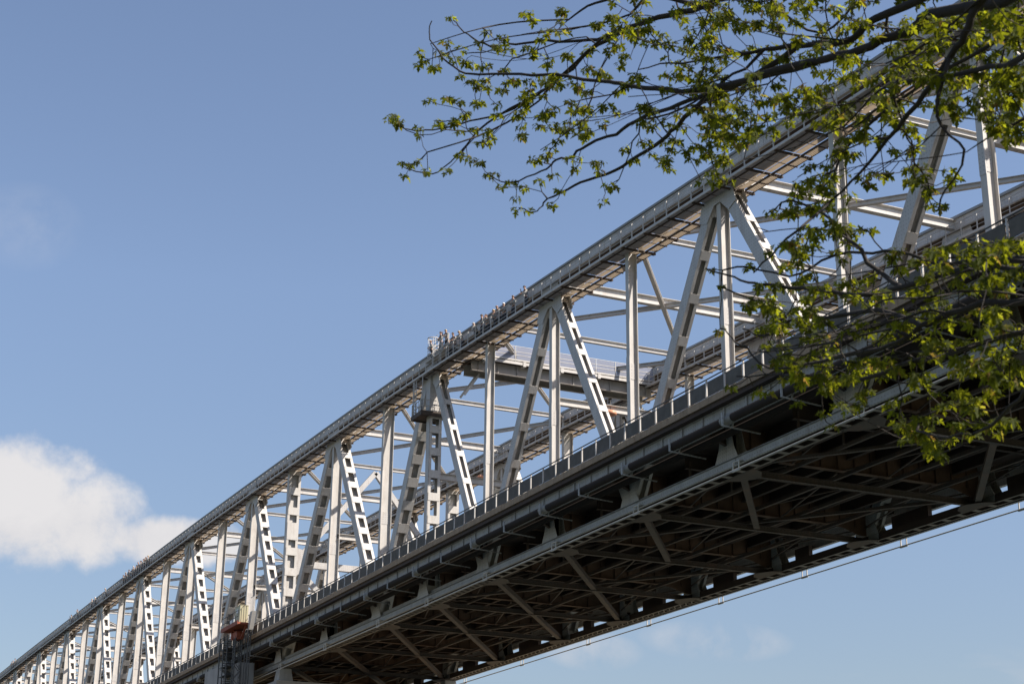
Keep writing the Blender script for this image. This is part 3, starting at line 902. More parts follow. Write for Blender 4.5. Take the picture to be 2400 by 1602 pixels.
# ------------------------------------------------------------------ road lamps
def pix(px, py, **kw):
    d = cF * FPX + cR * (px - 1200) - cU * (py - 801)
    if 'x' in kw: t = (kw['x'] - CAM.x) / d.x
    elif 'y' in kw: t = (kw['y'] - CAM.y) / d.y
    else: t = kw['d'] / d.length
    return CAM + d * t
lm = None
lamp_spots = [(XK(5), 7.9, 'orange domed lamp hanging from the second sway strut left of the maple'),
              (XK(3), 4.3, 'orange domed lamp seen between the posts just left of the tall inspection cage post')]
for (px, py, kx, lab) in ((1431, 968, XK(5), 'orange domed road lamp hanging under the sway strut below the gangway'), (1127, 1118, XK(1) + 1, 'orange domed road lamp hanging low, just above the deck railing, left of the other lamp')):
    p = pix(px, py, x=kx)
    l_ = thing('road_lamp', lab, 'lamp', p, group='orange road lamps')
    mb = MB(); mb.tube([(0, 0, -.16), (0, 0, -.1), (0, 0, .05), (0, 0, .17), (0, 0, .25)], [.30, .42, .40, .26, .06], 18); mb.build('lamp_dome', LAMPM, l_, smooth=True)
    mb = MB(); mb.tube([(0, 0, .24), (0, 0, .9)], .03, 6); mb.tube([(0, 0, .5), (-.3, 0, .6), (-.9, 0, .55)], .025, 6); mb.build('lamp_hanger', DARKM, l_)
# ------------------------------------------------------------------ people
SKIN = mat('skin', (0.52, 0.30, 0.21), 0.5, var=0.05, bump=0)
SUIT = mat('grey_jumpsuit', (0.30, 0.275, 0.245), 0.85, var=0.12, scale=6)
DARKC = mat('dark_trousers', (0.05, 0.05, 0.06), 0.85, var=0.15, scale=6)
HAIRM = {'dark': mat('dark_hair', (0.035, 0.02, 0.012), 0.6), 'fair': mat('fair_hair', (0.45, 0.33, 0.18), 0.6), 'grey': mat('grey_hair', (0.45, 0.43, 0.40), 0.6),
         'cap': mat('white_cap', (0.78, 0.78, 0.76), 0.7), 'brown': mat('brown_hair', (0.12, 0.06, 0.03), 0.6), 'bald': mat('short_cropped_hair', (0.30, 0.17, 0.11), 0.6)}
STRAP = mat('harness_strap', (0.03, 0.03, 0.035), 0.7)
COLLAR = mat('dark_collar', (0.06, 0.06, 0.07), 0.8)

def skinned(name, nodes, edges, m, parent, lvl=1):
    me = bpy.data.meshes.new(name)
    me.from_pydata([n[0] for n in nodes], edges, [])
    o = bpy.data.objects.new(name, me); COL.objects.link(o); o.parent = parent
    sk = o.modifiers.new('skin', 'SKIN'); sk.use_smooth_shade = True
    lay = me.skin_vertices[0].data if me.skin_vertices else None
    if lay is None:
        b = bmesh.new(); b.from_mesh(me); b.verts.layers.skin.verify(); b.to_mesh(me); b.free(); lay = me.skin_vertices[0].data
    for i, n in enumerate(nodes):
        r = n[1]; lay[i].radius = (r if isinstance(r, tuple) else (r, r))
    lay[0].use_root = True
    sb = o.modifiers.new('sub', 'SUBSURF'); sb.levels = lvl; sb.render_levels = lvl
    dg = bpy.context.evaluated_depsgraph_get()
    me2 = bpy.data.meshes.new_from_object(o.evaluated_get(dg)); me2.name = name
    me2.materials.clear(); me2.materials.append(m)
    me2.polygons.foreach_set('use_smooth', [True] * len(me2.polygons))
    o.modifiers.clear(); o.data = me2
    return o

def figure(lean, arms, head, hair, trousers, label, cat='person'):
    """arms: {side: (elbow, wrist, hand direction)} relative coordinates; faces -Y"""
    T = thing('person', label, cat)
    ly = -lean
    def sp(z): return ly * max(0, z - .95) / .6
    J = {}
    nodes = []; edges = []
    def add(p, r, par=None):
        nodes.append((tuple(p), r)); i = len(nodes) - 1
        if par is not None: edges.append((par, i))
        return i
    pel = add((0, 0, .96), (.145, .10))
    wa = add((0, sp(1.12), 1.12), (.13, .095), pel)
    ch = add((0, sp(1.33), 1.33), (.155, .105), wa)
    nb = add((0, sp(1.47), 1.47), .065, ch)
    hx, hy = head
    jaw = add((hx * .5, sp(1.56) + hy * .5, 1.565), .066, nb)
    add((hx, sp(1.67) + hy, 1.665), (.082, .098), jaw)
    top = len(nodes)
    add((hx, sp(1.72) + hy + .01, 1.73), (.06, .07), top - 1)
    for sgn in (-1, 1):
        h = add((sgn * .10, 0, .88), .095, pel); kn = add((sgn * .12, -.03, .50), .068, h)
        an = add((sgn * .13, .02, .12), .046, kn); add((sgn * .15, -.14, .05), .038, an)
    hands = []
    for sgn in (-1, 1):
        el, wr, hd = arms[sgn]
        sh = add((sgn * .19, sp(1.40), 1.41), .062, ch)
        e = add(el, .046, sh); w = add(wr, .032, e)
        hd = Vector(hd).normalized(); wv = Vector(wr)
        pm = add(tuple(wv + hd * .07), (.034, .018), w)
        hands.append((sgn, wv, hd, pm))
    for sgn, wv, hd, pm in hands:
        side = hd.cross(Vector((0, 0, 1)))
        if side.length < .2: side = Vector((1, 0, 0))
        side.normalize(); dn = Vector((0, 0, -1))
        for q, (o_, l_) in enumerate(((-.03, .062), (-.01, .075), (.011, .07), (.03, .055))):
            a = wv + hd * .10 + side * o_; i1 = add(tuple(a), .0095, pm)
            b = a + hd * l_ * .5 + dn * .012; i2 = add(tuple(b), .0085, i1)
            add(tuple(b + hd * l_ * .3 + dn * .03), .0075, i2)
        a = wv + hd * .045 + side * (.042 * -sgn); i1 = add(tuple(a), .011, pm)
        add(tuple(a + hd * .035 + side * (.02 * -sgn)), .009, i1)
    body = skinned('body', nodes, edges, SKIN, T)
    # nose and eyes, hair
    hc = Vector((hx, sp(1.67) + hy, 1.665))
    mb = MB(); mb.hexa([hc + Vector(v) for v in ((-.016, -.085, -.03), (.016, -.085, -.03), (.01, -.085, .03), (-.01, -.085, .03), (-.012, -.125, -.028), (.012, -.125, -.028), (.005, -.098, .03), (-.005, -.098, .03))])
    mb.build('nose', SKIN, body)
    for s_ in (-1, 1):
        MB().tube([hc + Vector((s_ * .033, -.088, .012)), hc + Vector((s_ * .033, -.097, .012))], .011, 8).build('eye', STRAP, body)
        MB().tube([hc + Vector((s_ * .082, .0, -.03)), hc + Vector((s_ * .088, .0, .0)), hc + Vector((s_ * .082, 0, .03))], [.012, .02, .014], 6).build('ear', SKIN, body)
    hm = MB(); n1, n2 = 7, 14
    rad = (.096, .112, .098) if hair != 'fair' else (.108, .122, .102)
    for i in range(n1):
        th = (pi * .62) * i / (n1 - 1)
        for j in range(n2):
            ph = 2 * pi * j / n2
            frontcut = max(0, -sin(ph)) * (0.55 if hair != 'cap' else .25)
            t2 = th * (1 - frontcut * (th / (pi * .62)))
            hm.v.append(tuple(hc + Vector((rad[0] * sin(t2) * cos(ph), rad[1] * sin(t2) * sin(ph) + .012, rad[2] * cos(t2) + .018))))
    for i in range(n1 - 1):
        for j in range(n2):
            a = i * n2 + j; b = i * n2 + (j + 1) % n2
            hm.f.append((a, b, b + n2, a + n2)); hm.mi.append(0)
    hm.build('cap' if hair == 'cap' else 'hair', HAIRM[hair], T, smooth=True)
    # jumpsuit over the same skeleton
    sn = [(nodes[i][0], tuple(r + .02 for r in (nodes[i][1] if isinstance(nodes[i][1], tuple) else (nodes[i][1],) * 2))) for i in (0, 1, 2)]
    se = [(0, 1), (1, 2)]
    def sadd(p, r, par): sn.append((tuple(p), (r, r))); se.append((par, len(sn) - 1)); return len(sn) - 1
    for sgn in (-1, 1):
        el, wr, hd = arms[sgn]
        s1 = sadd((sgn * .19, sp(1.40), 1.41), .085, 2); e = sadd(el, .064, s1); sadd(Vector(wr) * .96 + Vector(el) * .04, .05, e)
    skinned('jumpsuit', sn, se, SUIT, T)
    tn = [((0, 0, .97), (.165, .125))]; te = []
    for sgn in (-1, 1):
        tn.append(((sgn * .10, 0, .86), (.115, .115))); te.append((0, len(tn) - 1)); a = len(tn) - 1
        tn.append(((sgn * .12, -.03, .50), (.088, .088))); te.append((a, a + 1)); tn.append(((sgn * .13, .02, .15), (.075, .075))); te.append((a + 1, a + 2))
    skinned('trousers', tn, te, DARKC if trousers else SUIT, T)
    MB().tube([(.09 * cos(a), sp(1.47) + .085 * sin(a), 1.475) for a in [k * pi / 5 for k in range(11)]], .026, 6).build('collar', COLLAR, T, smooth=True)
    for s_ in (-1, 1):
        MB().tube([(s_ * .1, -.135, 1.0), (s_ * .10, sp(1.3) - .135, 1.3), (s_ * .12, sp(1.46) - .03, 1.49), (s_ * .1, sp(1.3) + .13, 1.3), (s_ * .1, .135, 1.0)], .014, 5).build('harness_strap', STRAP, T)
    return T
POSES = {
    'rail': (.16, {-1: ((-.27, -.25, 1.20), (-.14, -.42, 1.12), (.5, -.8, -.1)), 1: ((.27, -.25, 1.20), (.14, -.42, 1.12), (-.5, -.8, -.1))}, (0, -.05)),
    'crossed': (.05, {-1: ((-.28, -.12, 1.14), (-.02, -.26, 1.18), (1, 0, .1)), 1: ((.28, -.12, 1.14), (.04, -.24, 1.14), (-1, 0, .1))}, (.01, -.02)),
    'point': (.08, {-1: ((-.30, -.18, 1.24), (-.20, -.30, 1.45), (.3, -.3, .8)), 1: ((.27, -.20, 1.18), (.12, -.40, 1.12), (-.3, -.9, 0))}, (-.02, -.03)),
    'camera': (.12, {-1: ((-.24, -.20, 1.22), (-.06, -.30, 1.50), (.2, -.2, .8)), 1: ((.24, -.20, 1.22), (.06, -.30, 1.50), (-.2, -.2, .8))}, (0, -.04)),
    'side': (.10, {-1: ((-.26, -.05, 1.14), (-.24, -.25, 1.04), (0, -.9, -.3)), 1: ((.28, .02, 1.14), (.25, -.2, 1.06), (0, -.9, -.3))}, (.03, -.03)),
}
PEOPLE = [  # head pixel, pose, hair, height, raised, turn, label
    ((1013, 797), 'side', 'brown', 1.74, 1, -.5, 'person inside the round hooped ladder cage, leftmost of the onlookers'),
    ((1034, 771), 'crossed', 'dark', 1.88, 1, .1, 'tall person with arms folded above the white landing rail, highest at the left'),
    ((1047, 776), 'point', 'fair', 1.66, 1, .3, 'fair haired person beside the tall one on the landing, hand raised'),
    ((1053, 796), 'side', 'dark', 1.72, 0, .5, 'dark haired person low on the walkway just right of the landing rail, looking down'),
    ((1065, 780), 'rail', 'dark', 1.80, 0, .5, 'dark haired person in a pale jacket leaning out just right of the landing'),
    ((1082, 775), 'rail', 'fair', 1.76, 0, -.2, 'fair haired person resting both hands on the rail above the left part of the gangway'),
    ((1116, 756), 'rail', 'grey', 1.66, 0, -.6, 'stooping grey haired person left of the tall dark haired one in the middle group'),
    ((1130, 736), 'crossed', 'dark', 1.90, 0, 0, 'tallest dark haired person in the middle group, arms folded over a pale jacket'),
    ((1142, 740), 'camera', 'brown', 1.72, 0, .4, 'brown haired person holding both hands up to the face in the middle group'),
    ((1160, 727), 'side', 'fair', 1.68, 0, -.3, 'fair haired person bending over the rail left of the white capped one'),
    ((1170, 717), 'rail', 'bald', 1.74, 0, .1, 'short haired person close behind the left shoulder of the white capped one'),
    ((1181, 709), 'crossed', 'cap', 1.78, 0, .3, 'person in a white cap with arms folded on the rail'),
    ((1203, 692), 'crossed', 'brown', 1.84, 0, .2, 'brown haired person standing alone, second from the right of the onlookers'),
    ((1232, 669), 'point', 'dark', 1.88, 0, 0, 'dark haired person standing highest on the walkway, rightmost of the onlookers'),
]
protos = {}
for (hp, pose, hair, hgt, raised, turn, lab) in PEOPLE:
    p = pix(hp[0], hp[1], y=-.85)
    floor = s_of(p.x) + .07
    if raised: floor = 19.1
    elif hgt < 1.7: pass
    ln, arms, hd = POSES[pose]
    T = figure(ln, arms, hd, hair, True, lab)
    protos.setdefault((pose, hair), T)
    T['group'] = 'visitors standing on the near top chord walkway'
    T.location = (p.x, -.82, floor); T.rotation_euler.z = turn
    k = min(1.08, max(.9, (p.z - floor) / 1.79)) if not raised else hgt / 1.79
    T.scale = (1, 1, k)
far = [(px, py) for px, py in ((349, 1301), (344, 1306), (338, 1311), (333, 1315), (327, 1319), (321, 1325), (316, 1328), (311, 1333), (303, 1340), (296, 1346), (291, 1350), (250, 1377), (224, 1396), (217, 1402), (184, 1428), (169, 1438), (38, 1543), (33, 1549), (28, 1551))]
keys = list(protos)
random.seed(11)
for i, (px, py) in enumerate(far):
    p = pix(px, py, y=-.85)
    T = copy_tree(protos[keys[(i * 5 + 2) % len(keys)]])
    T.location = (p.x, -.82, s_of(p.x) + .07); T.rotation_euler.z = random.uniform(-.6, .6); T.scale = (1, 1, random.uniform(.97, 1.08))
    ordn = ('first', 'second', 'third', 'fourth', 'fifth', 'sixth', 'seventh', 'eighth', 'ninth', 'tenth', 'eleventh')
    if px > 285: T['label'] = 'far visitor, ' + ordn[i] + ' from the right in the tight row beyond the work lift'
    elif px > 240: T['label'] = 'lone far person on the walkway just left of the far tight row'
    elif px > 200: T['label'] = ('right' if px == 224 else 'left') + ' one of two far persons side by side, left of the lone far one'
    elif px > 100: T['label'] = 'small far person standing apart, ' + ('right' if px == 184 else 'left') + ' one of the spaced two near the left edge'
    else: T['label'] = ('rightmost', 'middle', 'leftmost')[(38, 33, 28).index(px)] + ' of three tiny persons on the walkway at the left edge'
    T['group'] = 'far visitors on the near top chord walkway'

# ------------------------------------------------------------------ maple tree
import numpy as np
BARK = mat('maple_bark', (0.026, 0.019, 0.015), 0.85, var=0.35, scale=9, bump=0.5)
LEAF = bpy.data.materials.new('maple_leaf'); LEAF.use_nodes = True
t = LEAF.node_tree; n = t.nodes.new; l = t.links.new
b = t.nodes['Principled BSDF']; b.inputs['Roughness'].default_value = 0.75; b.inputs['Specular IOR Level'].default_value = 0.25
g = n('ShaderNodeNewGeometry'); r = n('ShaderNodeValToRGB'); l(g.outputs['Random Per Island'], r.inputs[0])
e = r.color_ramp.elements; e[0].color = (0.045, 0.060, 0.008, 1); e[1].color = (0.11, 0.125, 0.014, 1)
q = r.color_ramp.elements.new(.6); q.color = (0.044, 0.053, 0.008, 1)
q = r.color_ramp.elements.new(.93); q.color = (0.055, 0.065, 0.012, 1)
q = r.color_ramp.elements.new(.965); q.color = (0.14, 0.09, 0.03, 1)
r2 = n('ShaderNodeValToRGB'); l(g.outputs['Random Per Island'], r2.inputs[0])
e = r2.color_ramp.elements; e[0].color = (0.14, 0.152, 0.007, 1); e[1].color = (0.72, 0.74, 0.05, 1)
q = r2.color_ramp.elements.new(.7); q.color = (0.25, 0.27, 0.009, 1); q = r2.color_ramp.elements.new(.9); q.color = (0.50, 0.53, 0.02, 1); q = r2.color_ramp.elements.new(.965); q.color = (0.30, 0.17, 0.04, 1)
l(r.outputs[0], b.inputs['Base Color'])
tr = n('ShaderNodeBsdfTranslucent'); l(r2.outputs[0], tr.inputs[0])
mx = n('ShaderNodeMixShader'); mx.inputs[0].default_value = .5
l(b.outputs[0], mx.inputs[1]); l(tr.outputs[0], mx.inputs[2]); l(mx.outputs[0], t.nodes['Material Output'].inputs[0])

rnd = random.Random(5)
def DEP(px, py):
    a = min(1.2, max(0, (px - 900) / 1500)); base = 11.6 - 3.6 * a
    if py > 520: base -= .7
    return base
def unpix(p):
    d = p - CAM; z = d.dot(cF)
    return (1200 + FPX * d.dot(cR) / z, 801 - FPX * d.dot(cU) / z) if z > 0 else (9999, 9999)
LIMBS = [
    ([(2560, -130), (2400, -70), (2177, -10), (2049, 45), (1998, 89), (1925, 105), (1842, 113), (1787, 118), (1714, 128), (1650, 141), (1571, 148), (1500, 162)], 0),
    ([(2560, -60), (2350, 0), (2177, 32), (2145, 61), (2097, 83), (2043, 109), (1969, 129), (1873, 150), (1803, 169), (1730, 192), (1650, 211), (1571, 209), (1487, 204), (1443, 192), (1395, 190), (1300, 176), (1219, 174), (1123, 174), (1079, 166), (1040, 137), (1010, 90), (1008, 51)], -.3),
    ([(2400, -160), (2150, -90), (1900, -60), (1750, -25), (1650, 13), (1570, 35), (1491, 57), (1443, 83), (1379, 121), (1341, 160), (1283, 204), (1245, 227), (1187, 262), (1130, 278), (1037, 300), (980, 308), (935, 294), (915, 285)], .5),
    ([(1245, 227), (1219, 243), (1143, 287), (1092, 342), (1037, 396), (1005, 405), (961, 399), (940, 385)], .5),
    ([(2043, 109), (1900, 150), (1780, 180), (1650, 223), (1570, 255), (1491, 281), (1443, 313), (1379, 338), (1341, 367), (1305, 374), (1283, 396), (1235, 415), (1187, 428), (1149, 415)], 0),
    ([(1873, 150), (1730, 200), (1650, 235), (1586, 294), (1555, 329), (1497, 361), (1443, 399), (1379, 421), (1331, 444), (1283, 466), (1267, 488), (1245, 498), (1219, 488)], .2),
    ([(1650, 13), (1540, -10), (1470, -5), (1395, 5), (1347, 32), (1309, 67)], .4),
    ([(1491, 57), (1400, 92), (1340, 96), (1251, 99), (1194, 105), (1175, 122), (1155, 121), (1092, 126)], .4),
    ([(1155, 121), (1120, 95), (1085, 75), (1062, 48)], .3),
    ([(2560, -160), (2380, -60), (2295, 0), (2273, 64), (2241, 112), (2193, 179), (2148, 243), (2081, 326), (2017, 405), (1950, 470), (1870, 540), (1803, 600), (1765, 640)], -.6),
    ([(2193, 179), (2202, 223), (2206, 297), (2262, 354), (2212, 447), (2200, 490)], -.8),
    ([(2560, 60), (2400, 134), (2289, 166), (2193, 179), (2097, 195), (2040, 230), (1975, 300), (1900, 330)], -.7),
    ([(2600, -30), (2400, 70), (2300, 115), (2170, 190), (2070, 265), (1990, 340), (1950, 420)], .1),
    ([(2700, 560), (2560, 600), (2400, 603), (2262, 630), (2148, 661), (2033, 691), (1918, 680), (1822, 668), (1765, 665), (1720, 648), (1658, 628)], -.3),
    ([(2700, 600), (2560, 640), (2400, 635), (2300, 615), (2200, 620), (2128, 596), (2050, 590), (1960, 600), (1880, 640)], .3),
    ([(2700, 640), (2560, 690), (2400, 707), (2300, 714), (2186, 749), (2109, 798), (2033, 825), (1918, 844), (1803, 862), (1746, 814), (1715, 790), (1692, 768)], -.5),
    ([(2700, 700), (2560, 750), (2400, 775), (2262, 818), (2148, 844), (2033, 886), (1956, 883), (1841, 879), (1727, 883)], -.2),
    ([(2700, 760), (2560, 850), (2430, 900), (2370, 950), (2300, 1009), (2224, 1020), (2147, 1009)], -.6),
    ([(2186, 749), (2060, 730), (1940, 742), (1850, 750), (1790, 790), (1740, 770)], -.4),
    ([(2148, 661), (2060, 640), (1990, 560), (1930, 500), (1850, 470), (1800, 500)], -.1),
    ([(2560, 160), (2480, 230), (2400, 280), (2350, 300), (2300, 330)], -.5),
]
LW = [.030, .030, .024, .006, .014, .014, .012, .010, .004, .022, .008, .016, .012, .022, .018, .018, .016, .012, .010, .010, .010]
TB = pix(3150, 900, d=8.6); TB.z = -24.2
class Nd: pass
P_, PAR, DIR, RMIN = [], [], [], []
def addn(p, par, rmin=0.0):
    P_.append(Vector(p)); PAR.append(par); RMIN.append(rmin)
    DIR.append((P_[-1] - P_[par]).normalized() if par >= 0 else Vector((0, 0, 1)))
    return len(P_) - 1
# trunk
tr0 = addn(TB, -1, .34); last = tr0; trunk_ids = [tr0]
for i in range(1, 15):
    z = TB.z + i * .85
    last = addn((TB.x + .12 * sin(i * .6), TB.y + .1 * sin(i * .45 + 1), z), last, .34 - .018 * i); trunk_ids.append(last)
def smooth_path(pts, sub=3):
    out_ = []
    for i in range(len(pts) - 1):
        p0, p1, p2, p3 = pts[max(0, i - 1)], pts[i], pts[i + 1], pts[min(len(pts) - 1, i + 2)]
        for s_ in range(sub):
            u = s_ / sub
            out_.append(.5 * ((2 * p1) + (p2 - p0) * u + (2 * p0 - 5 * p1 + 4 * p2 - p3) * u * u + (3 * p1 - p0 - 3 * p2 + p3) * u ** 3))
    out_.append(pts[-1]); return out_
for li, (path, dd) in enumerate(LIMBS):
    pts = []
    for i, (px, py) in enumerate(path):
        pts.append(pix(px, py, d=DEP(px, py) + dd + .12 * sin(i * .5 + li)))
    if path[0][0] >= 2400:
        root = min(trunk_ids, key=lambda i: abs(P_[i].z - (pts[0].z - .5)) + (99 if i == tr0 else 0))
        mid = P_[root].lerp(pts[0], .5) + Vector((0, 0, .12))
        pts = [P_[root], mid] + pts
        par = root
    else:
        par = min(range(len(P_)), key=lambda i: (P_[i] - pts[0]).length)
        pts[0] = P_[par]
    sm = smooth_path(pts, 3)
    Ls = len(sm)
    assert len(LW) == len(LIMBS)
    for i, p in enumerate(sm[1:]):
        jit = Vector((rnd.gauss(0, 1), rnd.gauss(0, 1), rnd.gauss(0, 1))) * .005
        par = addn(p + jit, par, LW[li] * (1 - i / Ls) ** 1.2 + .0032)
for q in range(95):
    i = rnd.randrange(40, len(P_)); a = P_[i]; u = unpix(a)
    if not (1300 < u[0] < 2600 and -150 < u[1] < 900): continue
    low = u[1] > 480
    ln = rnd.uniform(180, 420); slope = rnd.uniform(.0, .38) if low else rnd.uniform(.15, .75)
    d0 = (a - CAM).length; par = i
    for s_ in range(1, 9):
        f_ = s_ / 8; x = u[0] - ln * f_; y = u[1] + ln * f_ * slope + 25 * sin(f_ * 3 + q) - 26 * f_ * f_
        if (not low and (y > 300 + (1700 - x) * .12 if x < 1700 else y > 420)) or (x < 1750 and low): break
        par = addn(pix(x, y, d=d0 + f_ * rnd.uniform(-.1, .5)) , par)
LIMB_END = len(P_)
# leaf-cluster sites
single = [(30,870),(75,850),(105,905),(120,880),(260,940),(260,990),(330,740),(460,720),(500,730),(550,745),(260,390),(255,480),(290,450),(380,495),(350,500),(490,135),(470,315),(440,400),(410,380),(570,360),(520,430),(690,320),(760,240),(820,350),(860,320),(920,375),(720,490),(750,480),(600,460),(640,480),(880,510),(560,560),(590,590),(640,600),(740,590),(760,640),(680,620),(1020,110),(1060,90),(1090,150),(1300,80),(1300,150),(1330,60),(1250,240),(1180,230),(1150,290),(1330,260),(1290,250),(1050,360),(1080,400),(1130,400),(1220,440),(1200,470),(1350,400),(1310,380),(430,920),(400,900),(540,880),(510,900),(600,830),(590,850),(560,960),(680,770),(700,750),(830,770),(150,1200),(190,1215),(155,1290),(240,1190),(320,1250),(455,1250),(550,1140),(590,1150),(640,1170),(700,1190),(750,960),(710,980),(750,1040),(700,1050),(790,1000),(830,850),(870,660),(900,600),(960,600),(1010,590),(1070,600),(1060,670),(1090,690),(1040,720),(1000,830),(1030,800),(970,860),(1010,920),(980,1010),(1010,1000),(1040,760),(1200,590),(1240,570),(1190,830),(1150,850),(1250,800),(1130,930),(1250,910),(1220,940),(1110,1160),(1090,1180),(1240,1290),(1140,1330),(1030,1370),(900,1320),(860,1370),(770,1280),(830,1270),(970,1450),(1060,1520),(985,1540),(1230,1500),(1300,1400),(1650,1360),(1690,1370),(1600,1480),(1830,1180),(1370,1170),(1430,1150),(1600,1190),(1570,1260),(1550,1200),(1770,1090),(1890,1050),(1920,1040),(1960,1130),(2030,1170),(2060,1220),(2090,1225),(1220,1100),(1200,1140),(1280,1030),(1350,900),(1450,880),(1410,1230),(1540,150),(1560,180),(1750,170),(1690,130),(1660,120),(2150,70),(2250,220),(1900,20),(1690,20),(880,280)]
ATT = []
for (x, y) in single:
    px, py = 900 + x / 3.132, y / 3.132
    ATT.append((px, py, .25, 1.0))
def inpoly(x, y, poly):
    c = False; j = len(poly) - 1
    for i in range(len(poly)):
        if (poly[i][1] > y) != (poly[j][1] > y) and x < (poly[j][0] - poly[i][0]) * (y - poly[i][1]) / (poly[j][1] - poly[i][1]) + poly[i][0]: c = not c
        j = i
    return c
def fill(poly, n_, spread, ls=1.0, mind=9):
    xs_ = [p[0] for p in poly]; ys_ = [p[1] for p in poly]; k = 0; tries = 0
    while k < n_ and tries < n_ * 40:
        tries += 1
        x, y = rnd.uniform(min(xs_), max(xs_)), rnd.uniform(min(ys_), max(ys_))
        if not inpoly(x, y, poly): continue
        w = .5 + .5 * noise.noise(Vector((x * .012, y * .018, n_ * .37)))
        if rnd.random() > .25 + 1.1 * w: continue
        ATT.append((x, y, spread, ls)); k += 1
fill([(1215, 175), (1300, 165), (1420, 60), (1520, 10), (1700, 0), (1700, 350), (1600, 300), (1440, 310), (1330, 330), (1230, 290)], 120, .8)
fill([(1560, 330), (1700, 300), (1700, 385), (1560, 375)], 16, .6)
fill([(1450, -60), (2400, -60), (2400, 60), (1650, 60), (1450, 20)], 85, 1.3)
fill([(1640, 40), (2400, 20), (2400, 200), (2250, 270), (2150, 250), (2020, 320), (1900, 280), (1760, 330), (1640, 370)], 235, 1.4)
fill([(1880, 240), (2120, 240), (2160, 330), (2100, 420), (1990, 440), (1900, 520), (1880, 400), (1960, 330)], 48, .9)
fill([(2290, 130), (2400, 130), (2400, 350), (2330, 320), (2270, 230)], 46, .8)
fill([(1640, 225), (1860, 240), (1800, 300), (1700, 370), (1640, 340)], 38, .8)
fill([(1650, 380), (1760, 370), (1720, 440), (1640, 450)], 7, .4)
fill([(1850, 430), (1960, 400), (2010, 470), (1990, 560), (1850, 540)], 26, .6)
fill([(2110, 360), (2220, 380), (2250, 450), (2210, 520), (2130, 440)], 13, .5)
fill([(1770, 620), (1830, 560), (1900, 540), (2020, 500), (2100, 560), (2180, 580), (2290, 540), (2400, 560), (2400, 900), (2250, 900), (2150, 880), (2000, 900), (1860, 900), (1790, 840), (1790, 720)], 225, 1.2)
fill([(1740, 700), (1830, 680), (1850, 930), (1780, 920), (1770, 860)], 22, .5)
fill([(1900, 880), (2400, 850), (2400, 1000), (2230, 1080), (2120, 1060), (2090, 960), (1960, 960)], 52, .8)
fill([(2100, 990), (2190, 980), (2190, 1070), (2110, 1060)], 12, .4)
for q_ in ((1690, 672), (1660, 630), (1757, 625), (1688, 772), (1800, 500), (1820, 500), (1862, 480), (1930, 970), (1990, 960), (1955, 1000), (2345, 985), (1712, 905), (1868, 945)): ATT.append((q_[0], q_[1], .2, .75))
# canopy out of the frame, above and to the right
k = 0
while k < 560:
    x, y = rnd.uniform(1500, 3900), rnd.uniform(-1500, 1000)
    if (x < 2440 and y > -50): continue
    if x > 2440 and y > 700 and rnd.random() < .7: continue
    ATT.append((x, y, 2.4, 1.25)); k += 1
pts3 = []
for (x, y, sp_, ls) in ATT:
    d = DEP(min(x, 2700), y) + rnd.uniform(-sp_, sp_)
    pts3.append((pix(x, y, d=max(5.6, d)), ls))
base = np.array([tuple(p) for p in P_[15:LIMB_END]])
pts3.sort(key=lambda a: float(np.min(((base - np.array(tuple(a[0]))) ** 2).sum(1))))
MAXN = 16000
PA = np.zeros((MAXN, 3)); DA = np.zeros((MAXN, 3)); cnt = 0
def sync():
    global cnt
    while cnt < len(P_): PA[cnt] = P_[cnt]; DA[cnt] = DIR[cnt]; cnt += 1
sync()
TIPS = []
for (p, ls) in pts3:
    v = np.array(tuple(p)) - PA[8:cnt]; dist = np.sqrt((v ** 2).sum(1)) + 1e-6
    ca = (v * DA[8:cnt]).sum(1) / dist
    cost = dist * (1 + .9 * (1 - ca)) + .02
    i = int(np.argmin(cost)) + 8
    a = P_[i]; dlt = p - a; Lx = dlt.length
    if Lx < .05: TIPS.append((i, ls)); continue
    nseg = max(2, min(7, int(Lx / .07)))
    d0 = (DIR[i] * .6 + dlt.normalized() * .9).normalized()
    d1 = (dlt.normalized() + Vector((0, 0, .55)) + Vector((rnd.gauss(0, .2), rnd.gauss(0, .2), rnd.gauss(0, .2)))).normalized()
    par = i
    for s_ in range(1, nseg + 1):
        u = s_ / nseg
        h00, h10, h01, h11 = 2 * u ** 3 - 3 * u * u + 1, u ** 3 - 2 * u * u + u, -2 * u ** 3 + 3 * u * u, u ** 3 - u * u
        q = a * h00 + d0 * (Lx * .9 * h10) + p * h01 + d1 * (Lx * .9 * h11)
        if s_ < nseg: q = q + Vector((rnd.gauss(0, 1), rnd.gauss(0, 1), rnd.gauss(0, 1))) * .006
        par = addn(q, par)
    TIPS.append((par, ls)); sync()
